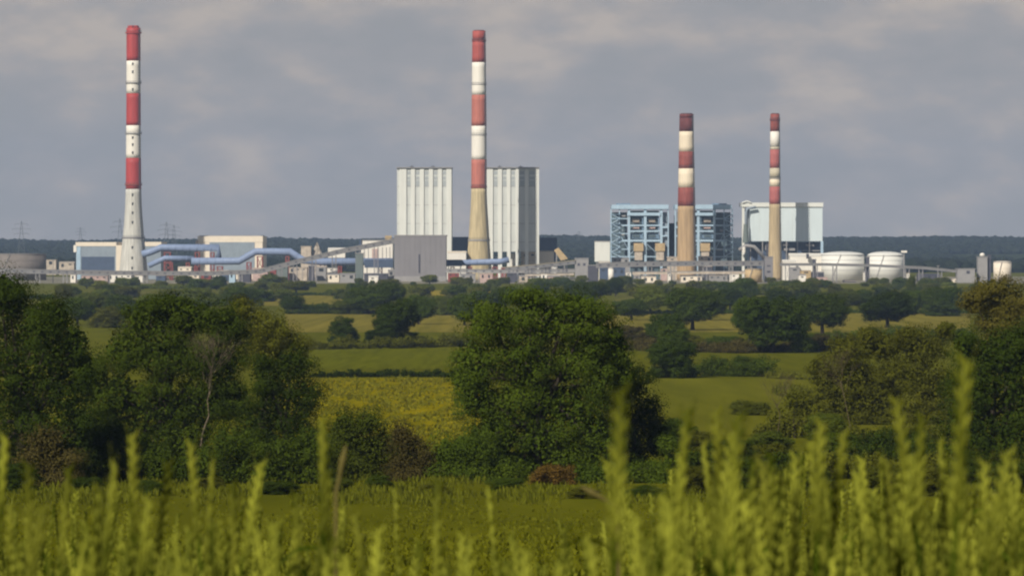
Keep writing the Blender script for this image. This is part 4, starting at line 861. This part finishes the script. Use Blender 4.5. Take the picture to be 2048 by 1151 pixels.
# pale stone heap
def heap(label, cx, hw, yt, yb, d, m, seed):
    rnd = random.Random(seed); s = d / F; x = X(cx, d); z0 = 0; h_ = Z(yt, d) - z0; vs = []; fs = []; n = 26; rings = 9
    for j in range(rings):
        k = j / (rings - 1)
        for i in range(n):
            a = 2 * math.pi * i / n; rr = hw * s * (1 - k) * (1 + rnd.uniform(-.12, .12)); vs.append((x + rr * math.cos(a), d + rr * math.sin(a), h_ * k * (1 + rnd.uniform(-.05, .05))))
    for j in range(rings - 1):
        for i in range(n): fs.append((j * n + i, j * n + (i + 1) % n, (j + 1) * n + (i + 1) % n, (j + 1) * n + i))
    fs.append(tuple(range((rings - 1) * n, rings * n)))
    o = MB().add(vs, fs).build('stone_heap', m); tag(o, label, 'heap'); return o
heap('pale pointed heap of stone behind the ducts', 634, 30, 486, 520, 3900, rock, 4)
heap('low cream heap behind the tan belt gallery', 1068, 42, 498, 530, 3800, rock, 5)
SB('building', 'pinkish silo house leaning on the pale pointed heap', 'building', 602, 622, 493, None, 3890, 18, creamd, roof_h=1)
SB('shed', 'white arched roof shed right of the pale pointed heap', 'shed', 656, 690, 499, 515, 3860, 20, whp, pitch=4, roofm=whp)
h = thing('inclined_chute', W(1115, 495, 3450), 'yellow tan inclined chute behind the tan belt gallery', 'chute')
MB().quadprism([(X(1108, 3450), Z(500, 3450)), (X(1117, 3450), Z(495, 3450)), (X(1136, 3450), Z(517, 3450)), (X(1122, 3450), Z(521, 3450))], 3450, 3456).build('casing', tanb, h)
MB().px(1112, 1114, 506, None, 3452, 2).build('leg', greyl, h); MB().px(1128, 1130, 516, None, 3452, 2).build('leg', greyl, h)
SB('building', 'bright cream low hall behind the tan belt gallery', 'building', 1042, 1108, 503, None, 3700, 25, cream, roof_h=2, roofm=creamd, openings=[(1048, 1054, 508, 512), (1062, 1068, 508, 511)])
SB('building', 'small white block at the end of the right blue duct', 'building', 1014, 1030, 508, None, 3680, 18, whp, roof_h=1)
# long white roofs left of the tanks
h = SB('warehouse', 'long white roofed warehouse running into the first white tank', 'warehouse', 1580, 1660, 512, None, 3590, 30, whp, pitch=6, roofm=whp)
MB().px(1613, 1618, 507, 517, 3583, 4).build('hoist', dgrey, h)
SB('warehouse', 'lower white lean-to beside the slender chimney foot', 'warehouse', 1566, 1592, 523, None, 3570, 16, whp, pitch=4, roofm=whp)
C = {'w': whp, 'c': cream, 'cd': creamd, 'g': greyl, 'gd': dgrey, 'p': pink, 'r': redsteel, 'n': navy, 't': tanb, 'b': steelb, 'gw': greyw, 'gt': greent}
SHEDS = [
 (163, 215, 551, 'p', 'long low pinkish shed under the left end gallery'), (216, 262, 549, 'w', 'long low white shed at the foot of the left chimney'), (141, 151, 549, 'w', 'tiny white hut left of the long pinkish shed'),
 (264, 285, 551, 'w', 'small white hut right of the long low white shed'), (312, 330, 551, 'n', 'low navy container under the lower sloping duct'), (356, 382, 535, 'c', 'cream plant room under the long blue duct start'),
 (370, 398, 549, 'c', 'cream hut with rust stains below the long blue duct'), (402, 422, 547, 'r', 'dark red hut below the long blue duct'), (424, 440, 550, 'w', 'small white hut right of the dark red hut'),
 (440, 456, 541, 'n', 'navy plant room below the long blue duct'), (458, 470, 546, 'b', 'pale blue cabin near the duct hump'), (478, 500, 546, 'gd', 'dark hut left of the red trestle under the hump'),
 (505, 535, 536, 'p', 'pinkish plant room under the duct hump'), (540, 552, 534, 'r', 'red cabin at the right end of the duct hump'), (553, 575, 532, 'gt', 'dark green grey shed under the rising gallery'),
 (578, 614, 535, 'cd', 'beige shed under the rising gallery'), (617, 628, 532, 'gd', 'dark slim plant room under the rising gallery'), (632, 652, 534, 'g', 'light grey shed under the middle of the rising gallery'),
 (655, 674, 536, 'w', 'bright white shed left of the green grey tower'), (656, 678, 549, 'c', 'cream hut in front of the bright white shed'), (680, 710, 548, 'g', 'grey flat shed beside the green grey tower'),
 (728, 775, 547, 'gd', 'dark open shed under the navy duct box'), (737, 756, 553, 'w', 'white hut in front of the dark open shed'), (776, 788, 541, 'g', 'grey cabin against the grey block'),
 (896, 918, 546, 'r', 'dark red shed right of the grey block'), (920, 950, 549, 'g', 'grey hut between gallery legs right of the grey block'), (960, 985, 547, 'p', 'pinkish hut under the foot of the central chimney'),
 (1002, 1012, 535, 'r', 'dark red cabin at the left end of the tan gallery'), (1014, 1034, 546, 'gd', 'dark shed under the tan gallery start'), (1038, 1056, 552, 'cd', 'beige hut with dark doors under the tan gallery'), (1082, 1094, 548, 'w', 'whitish hut under the middle of the tan gallery'),
 (1096, 1120, 553, 'p', 'pinkish low hut left of the grey tower'), (1104, 1114, 536, 'w', 'small bright white box under the tan gallery'), (1198, 1220, 523, 'w', 'white low annex below the small ribbed white building'),
 (1200, 1250, 537, 'n', 'long navy shed under the left end of the wide gallery'), (1224, 1258, 517, 'g', 'grey switch house at the foot of the blue frame'), (1252, 1262, 545, 'w', 'narrow white cabin below the blue boiler frame'),
 (1268, 1280, 551, 'g', 'grey hut below the brown grey gallery'), (1283, 1312, 553, 'c', 'cream hut below the brown grey gallery'), (1322, 1334, 537, 'p', 'pinkish cabin left of the thick tan chimney foot'),
 (1335, 1356, 515, 'cd', 'beige low building at the left foot of the thick chimney'), (1336, 1342, 547, 'w', 'white cabinet left of the thick chimney foot'), (1398, 1425, 513, 'cd', 'beige low building at the right foot of the thick chimney'),
 (1362, 1405, 552, 'c', 'cream hut in front of the thick chimney foot'), (1410, 1424, 533, 'gd', 'dark cabin under the wide gallery right of the thick chimney'), (1418, 1455, 551, 'g', 'grey pump house right of the thick chimney'),
 (1460, 1478, 548, 'w', 'white container near the short tan tank'), (1580, 1600, 536, 'g', 'grey shed below the long white warehouse'), (1602, 1622, 541, 't', 'tan shed below the long white warehouse'), (1598, 1612, 550, 'w', 'white hut in front of the tan shed'),
 (1624, 1648, 545, 'gd', 'dark shed left of the first white tank'), (1634, 1655, 555, 'p', 'pinkish hut at the foot of the first white tank'), (1728, 1736, 544, 'w', 'small bright white hut between the two white tanks'),
 (1688, 1712, 562, 'gd', 'dark low van shed in front of the first white tank'), (1815, 1819, 547, 'w', 'tiny white box right of the last white tank'), (1838, 1880, 549, 'gd', 'dark low shed under the thin gallery end'),
 (1905, 1935, 558, 'c', 'pale low roof at the right end of the thin gallery'), (92, 112, 520, 'cd', 'beige house left of the blue grey hall'), (118, 148, 525, 'cd', 'cream village house left of the blue grey hall'),
]
for i, (a, b, yt, c, lab) in enumerate(SHEDS):
    rr = random.Random(i * 3 + 1); dd = 3350 + (i * 37 % 60) if yt > 545 else (3500 + (i * 23 % 50) if yt > 530 else 3575)
    if lab.startswith('beige house') or 'village' in lab: dd = 4200
    if (a, b) in ((1335, 1356), (1398, 1425), (1224, 1258)): dd = 3625 - (i % 3) * 4
    ops = []; wd = b - a
    n = max(1, int(wd / 11)); yb = min(562, yt + 20)
    for j in range(n):
        x0 = a + (j + .3) * wd / n; ops.append((x0, x0 + wd / n * rr.uniform(.25, .45), yt + 2.2, yt + (8.5 if rr.random() < .4 else 4.6)))
    SB('shed' if wd > 14 else 'hut', lab, 'shed', a, b, yt, None, dd, 10 + wd * .25, C[c], openings=ops, pitch=(2.2 if i % 3 else 0), roof_h=.9, roofm=rr.choice((greyl, C[c], creamd)))
# lamp masts in the yard
for i, (x, y0, dd) in enumerate(((106, 520, 3340), (605, 540, 3340), (1342, 532, 3340), (1462, 534, 3340), (1876, 532, 3350), (1290, 532, 3345))):
    r0 = thing('lamp_mast', (X(x, dd), dd, 0), 'thin pale lamp mast ' + ('left of the blue grey hall', 'under the rising gallery', 'left of the thick tan chimney', 'left of the short tan tank', 'under the thin gallery right end', 'below the blue boiler frame')[i], 'lamp mast', 'lamp masts')
    MB().tube((X(x, dd), dd, 0), W(x, y0, dd), .32, 8, .2).build('pole', greyl, r0); p = W(x, y0, dd)
    MB().box(p[0] - 1.2, p[0] + 1.2, dd - .4, dd + .4, p[2], p[2] + .5).build('lamp_head', greyl, r0)
# pylons
def pylon(x, yt, yb, d, label):
    base = ground(d); h_ = Z(yt, d) - base; x0 = X(x, d); root = thing('pylon', (x0, d, base), label, 'pylon', 'electricity pylons'); b = MB(); w0 = h_ * .09; t = .22
    def wz(k): return w0 * (1 - k) ** 1.1 + .6
    ks = [0, .15, .3, .43, .55, .66, .76, .86, 1]
    for sx_ in (-1, 1):
        for sy_ in (-1, 1):
            for a, c in zip(ks[:-1], ks[1:]):
                b.tube((x0 + sx_ * wz(a), d + sy_ * wz(a), base + a * h_), (x0 + sx_ * wz(c), d + sy_ * wz(c), base + c * h_), t, 4)
        for a, c in zip(ks[:-1], ks[1:]):
            b.tube((x0 + sx_ * wz(a), d - wz(a), base + a * h_), (x0 - sx_ * wz(c), d - wz(c), base + c * h_), t * .6, 4)
    b.build('lattice_mast', pylonm, root)
    for k, ww in ((.70, .17), (.81, .21), (.92, .15)):
        a = MB(); z = base + k * h_
        for s_ in (-1, 1):
            a.tube((x0, d, z + .035 * h_), (x0 + s_ * ww * h_, d, z), t * .8, 4); a.tube((x0, d, z), (x0 + s_ * ww * h_, d, z), t, 4)
            a.tube((x0 + s_ * ww * h_, d, z), (x0 + s_ * ww * h_, d, z - 2.5), .2, 4)
        a.build('cross_arm', pylonm, root)
pylon(43, 441, 480, 6200, 'leftmost pylon standing on the wooded skyline')
pylon(161, 454, 480, 7400, 'faint pylon above the blue grey hall')
pylon(240, 436, 480, 6200, 'pylon half hidden by the left chimney')
pylon(333, 443, 480, 6000, 'taller pylon of the pair right of the left chimney')
pylon(348, 449, 480, 6600, 'shorter pylon of the pair right of the left chimney')
pylon(1158, 462, 480, 8000, 'faint far pylon right of the right boiler house')

# ------------------------------------------------------------------ wheat in front of the camera
wl = leafmat('wheat_leaf', (0.010, 0.026, 0.001), (0.060, 0.094, 0.004), .35, 6.0, .8, .15)
we = leafmat('wheat_ear', (0.022, 0.036, 0.001), (0.360, 0.375, 0.045), .35, 14.0, .45, .12)
dry = mat('dry_straw', (.13, .11, .035), .9, spec=0)
from mathutils import Euler
WV = []; TIPV = []
def wheat_arrays(seed):
    rnd = random.Random(seed); H = .85; lean = rnd.uniform(.02, .09); bend = rnd.uniform(0, 6.28)
    def axis(t): return Vector((lean * t * t * math.cos(bend), lean * t * t * math.sin(bend), H * t))
    TIPV.append(axis(1.0))
    stem = MB(); stem.path([axis(t) for t in np.linspace(0, .9, 7)], .0020, 5)
    ear = MB(); L_ = .1 / H; ear.path([axis(t) for t in np.linspace(.89, .995, 4)], .0022, 4); n = 20; tw = rnd.uniform(0, 3.14)
    for i in range(n):
        t = 1 - L_ + L_ * i / n; p = axis(t); s_ = (1 if i % 2 else -1); a = tw + rnd.uniform(-.25, .25); sz_ = .0062 * (1 - .30 * (i / n) ** 2)
        out = Vector((math.cos(a) * s_, math.sin(a) * s_, 0)); q = p + out * .0042; ax = (out * .5 + Vector((0, 0, 1))).normalized(); u = ax.cross(Vector((out.y, -out.x, .01))).normalized(); v = ax.cross(u)
        vs = [q - ax * sz_ * .9]; 
        for k, f in ((-.35, .9), (.35, .85)):
            vs += [q + ax * sz_ * k * 1.3 + (u * math.cos(g) * .44 + v * math.sin(g) * .42) * sz_ * f for g in (0, 1.05, 2.09, 3.14, 4.19, 5.24)]
        vs.append(q + ax * sz_ * 1.35)
        fs = [(0, 1 + (g + 1) % 6, 1 + g) for g in range(6)] + [(1 + g, 1 + (g + 1) % 6, 7 + (g + 1) % 6, 7 + g) for g in range(6)] + [(7 + g, 7 + (g + 1) % 6, 13) for g in range(6)]
        ear.add(vs, fs)
        if i > 12: ear.tube(q + ax * sz_ * 1.3, q + ax * (sz_ * 1.3 + rnd.uniform(.004, .012)), .0004, 3)
    lv = []
    for j in range(3):
        b = MB(); t0 = .30 + .2 * j + rnd.uniform(-.05, .05); p = axis(t0); a = rnd.uniform(0, 6.28); ln = rnd.uniform(.16, .26); up = rnd.uniform(.7, 1.3); pts = []
        for i in range(8):
            k = i / 7; o = ln * k; z = math.sin(k * 1.9) * ln * .55 * up; c = p + Vector((math.cos(a) * o * .7, math.sin(a) * o * .7, z)); wd = .0055 * math.sin(math.pi * min(.97, .12 + k * .88)) ** .7 + .0006
            sd = Vector((-math.sin(a), math.cos(a), .35)) * wd; pts += [c - sd, c + sd]
        b.add(pts, [(2 * i, 2 * i + 1, 2 * i + 3, 2 * i + 2) for i in range(7)]); lv.append(b)
    return stem, ear, lv
def wheat_proto(seed):
    stem, ear, lv = wheat_arrays(seed); a = stem.build('stem', wl, None, True); b = ear.build('ear', we, None, True); ls = [l.build('leaf', wl, None, True) for l in lv]
    ds = [a.data, b.data] + [l.data for l in ls]
    for o in [a, b] + ls: bpy.data.objects.remove(o)
    return ds
WV = [wheat_proto(100 + i) for i in range(6)]
def wheat(x, y, z, label, group='wheat plants in front', lean=0.0, var=None, rnd=random):
    zt = EYE + (YH - y) * z / F; zg = ground(z); h_ = zt - zg; s = h_ / .85; var = rnd.randrange(6) if var is None else var
    flip = rnd.random() < .5; phi = (math.pi if flip else 0) + rnd.uniform(-.5, .5); rot = Euler((0, -lean if flip else lean, phi)); sc_ = Vector((.84, .84, s / math.cos(lean)))
    tip = rot.to_matrix() @ Vector([a * b for a, b in zip(TIPV[var], sc_)])     # where the tip of the ear lands
    r0 = thing('wheat_plant', (X(x, z) - tip.x, z - tip.y, zg), label, 'wheat', group); r0.rotation_euler = rot; r0.scale = sc_
    for i, me in enumerate(WV[var]):
        o = bpy.data.objects.new(('stem', 'ear', 'leaf', 'leaf', 'leaf')[i], me); COL.objects.link(o); o.parent = r0
rw = random.Random(77)
NAMED = [
 (1932, 700, 2.6, 'tallest blurred wheat plant near the right edge, overlapping the thicket', .02), (1244, 760, 2.5, 'lone blurred wheat ear in front of the huge oak', 0), (645, 832, 3.2, 'tall leaning wheat plant at the edge of the buttercup meadow', .07),
 (1790, 782, 3.4, 'wheat ear leaning left in front of the olive thicket', -.05), (1843, 822, 3.5, 'wheat ear leaning right in front of the olive thicket', .06), (1642, 828, 3.3, 'bright wheat ear in front of the thin twiggy bush', .04),
 (265, 858, 3.6, 'bright beaded wheat ear in front of the tall left edge tree', .05), (12, 862, 3.2, 'wheat ear cut by the left edge of the view', 0), (1910, 932, 2.9, 'bright thick wheat ear below the tallest one near the right edge', 0), (1968, 912, 3.4, 'wheat ear with a bright round tip near the right edge', 0)]
for x, y, z, lab, ln in NAMED: wheat(x, y, z * 1.1, lab, lean=ln, rnd=rw)
TIPS = [(55, 915), (140, 922), (232, 908), (340, 908), (380, 882), (428, 918), (465, 958), (525, 908), (592, 978), (708, 1014), (790, 985), (875, 952), (975, 972), (925, 1060), (1048, 1088), (1238, 1042), (1378, 802), (1432, 808), (1480, 812), (1470, 848),
 (1522, 912), (1690, 845), (1622, 878), (1590, 905), (1820, 932), (1770, 908), (1430, 942), (1360, 922), (45, 1105), (165, 1112), (615, 1112), (880, 1085), (1735, 1052), (1675, 1046), (1865, 1018), (1590, 972), (2040, 942), (90, 990), (300, 985), (510, 1040), (660, 940), (1340, 1000), (1560, 1010), (2000, 1000), (1450, 1040), (1120, 1110), (1010, 1105), (1180, 1075), (1650, 960), (1710, 930), (1405, 870), (1880, 870), (2020, 880), (1500, 960), (200, 960), (20, 1000)]
BACK = [(20, 'the left edge'), (90, 'the brownish flowering shrub'), (160, 'the tall left edge tree'), (220, 'the dark bush on the left'), (290, 'the green tree'), (345, 'the green tree middle'), (405, 'the bare pale tree'), (470, 'the long low bush'), (525, 'the dark rounded tree'), (600, 'the dark rounded tree right half'), (660, 'the meadow left corner'), (710, 'the fresh green bush'), (790, 'the purplish shrub left side'), (830, 'the purplish shrub'), (900, 'the leafy bush'),
 (975, 'the oak left edge'), (1050, 'the oak trunk'), (1110, 'the rust shrub'), (1170, 'the low bushes'), (1240, 'the tree beside the oak'), (1340, 'the pasture left end'), (1380, 'the oak right edge'), (1430, 'the tan pasture'), (1490, 'the tan pasture right half'), (1560, 'the leafless sapling'), (1600, 'the twiggy bush'), (1650, 'the twiggy bush right edge'), (1700, 'the second sapling'), (1760, 'the olive thicket'), (1820, 'the olive thicket middle'), (1880, 'the olive thicket right end'), (1950, 'the dark right tree'), (2000, 'the dark right tree middle'), (2040, 'the right edge')]
for x, y in TIPS:
    bk = min(BACK, key=lambda q: abs(q[0] - x))
    hh = 'tall' if y < 890 else 'medium' if y < 960 else 'low' if y < 1050 else 'lowest'
    side = 'left of' if x < bk[0] - 12 else 'right of' if x > bk[0] + 12 else 'in line with'
    wheat(x, y, rw.uniform(3.0, 4.6), '%s blurred green wheat plant, its tip %s %s' % (hh, side, bk[1]), group='foreground wheat plants', rnd=rw, lean=rw.uniform(-.07, .09))
# the rest of the crop: one mass nobody could count
def crop():
    arrs = []
    for var in WV:
        V = []; T = []; o = 0; mi = []
        for i, me in enumerate(var):
            v = np.zeros(len(me.vertices) * 3); me.vertices.foreach_get('co', v); me.calc_loop_triangles(); t = np.zeros(len(me.loop_triangles) * 3, dtype=np.int32); me.loop_triangles.foreach_get('vertices', t)
            V.append(v.reshape(-1, 3)); T.append(t.reshape(-1, 3) + o); o += len(me.vertices); mi += [1 if i == 1 else 0] * (len(t) // 3)
        arrs.append((np.vstack(V), np.vstack(T), np.array(mi)))
    rng = np.random.default_rng(9); Vs = []; Fs = []; Ms = []; o = 0
    env = lambda x: float(np.interp(x, [-200, 0, 200, 480, 640, 800, 1000, 1200, 1300, 1400, 1600, 1800, 2050, 2300], [1020, 1020, 1010, 1030, 1045, 1100, 1120, 1100, 1000, 925, 925, 930, 905, 905]))
    for i in range(2300):
        z = 3.2 + 6.0 * rng.random() ** 1.2; x = rng.uniform(-250, 2300)
        if i >= 1100:      # the crop goes on to both sides of the view
            x = 1024 + rng.uniform(-5, 5) * F / z
            if -250 < x < 2300: continue
        y = env(x) - 45 + 290 * rng.random() ** .62
        zt = EYE + (YH - y) * z / F; zg = ground(z); s = (zt - zg) / .85
        if s < .35: continue
        V, T, M = arrs[rng.integers(6)]; a = rng.uniform(0, 6.28); c, sn = math.cos(a), math.sin(a); tl = rng.normal(0, .075, 2)
        P = np.stack([(V[:, 0] * c - V[:, 1] * sn) * .84, (V[:, 0] * sn + V[:, 1] * c) * .84, V[:, 2] * s], 1); P[:, 0] += X(x, z) + tl[0] * P[:, 2]; P[:, 1] += z + tl[1] * P[:, 2]; P[:, 2] += zg
        Vs.append(P); Fs.append(T + o); Ms.append(M); o += len(P)
    me = nmesh('wheat_crop', np.vstack(Vs), np.vstack(Fs), wl, True); me.materials.append(we); me.polygons.foreach_set('material_index', np.concatenate(Ms).astype(np.int32)); me.update()
    ob = bpy.data.objects.new('wheat_crop', me); COL.objects.link(ob); tag(ob, 'dense blurred mass of green wheat along the bottom of the view', 'wheat crop', kind='stuff')
crop()
for (x0, y0), (x1, y1), z, lab in (((692, 890), (672, 985), 4.2, 'pale dry stalk leaning right beside the fresh green bush'), ((1162, 972), (1235, 1012), 4.5, 'pale dry stalk lying slanted below the rust orange shrub')):
    p, q = Vector(W(x0, y0, z)), Vector(W(x1, y1, z)); g_ = Vector((q.x + (q.x - p.x) * .4, z, ground(z)))
    r0 = thing('dry_stalk', g_, lab, 'stalk'); MB().path([g_, q, p.lerp(q, .5)], .0022, 5).build('stem', dry, r0); MB().path([q.lerp(p, .4), q.lerp(p, .7), p], [.0022, .0036, .0012], 7).build('seed_head', dry, r0)

# ------------------------------------------------------------------ haze
hz = MB().box(-1900, 1900, -60, 9450, -2, 262).build('haze', bpy.data.materials.new('haze')); m = hz.data.materials[0]; m.use_nodes = True; t = m.node_tree; t.nodes.clear()
pv = t.nodes.new('ShaderNodeVolumePrincipled'); pv.inputs['Color'].default_value = (0.50, 0.68, 1.0, 1); pv.inputs['Density'].default_value = 4.6e-5; pv.inputs['Anisotropy'].default_value = 0.0
o_ = t.nodes.new('ShaderNodeOutputMaterial'); t.links.new(pv.outputs[0], o_.inputs['Volume']); tag(hz, 'thin bluish summer haze over the plain', 'haze', kind='stuff')
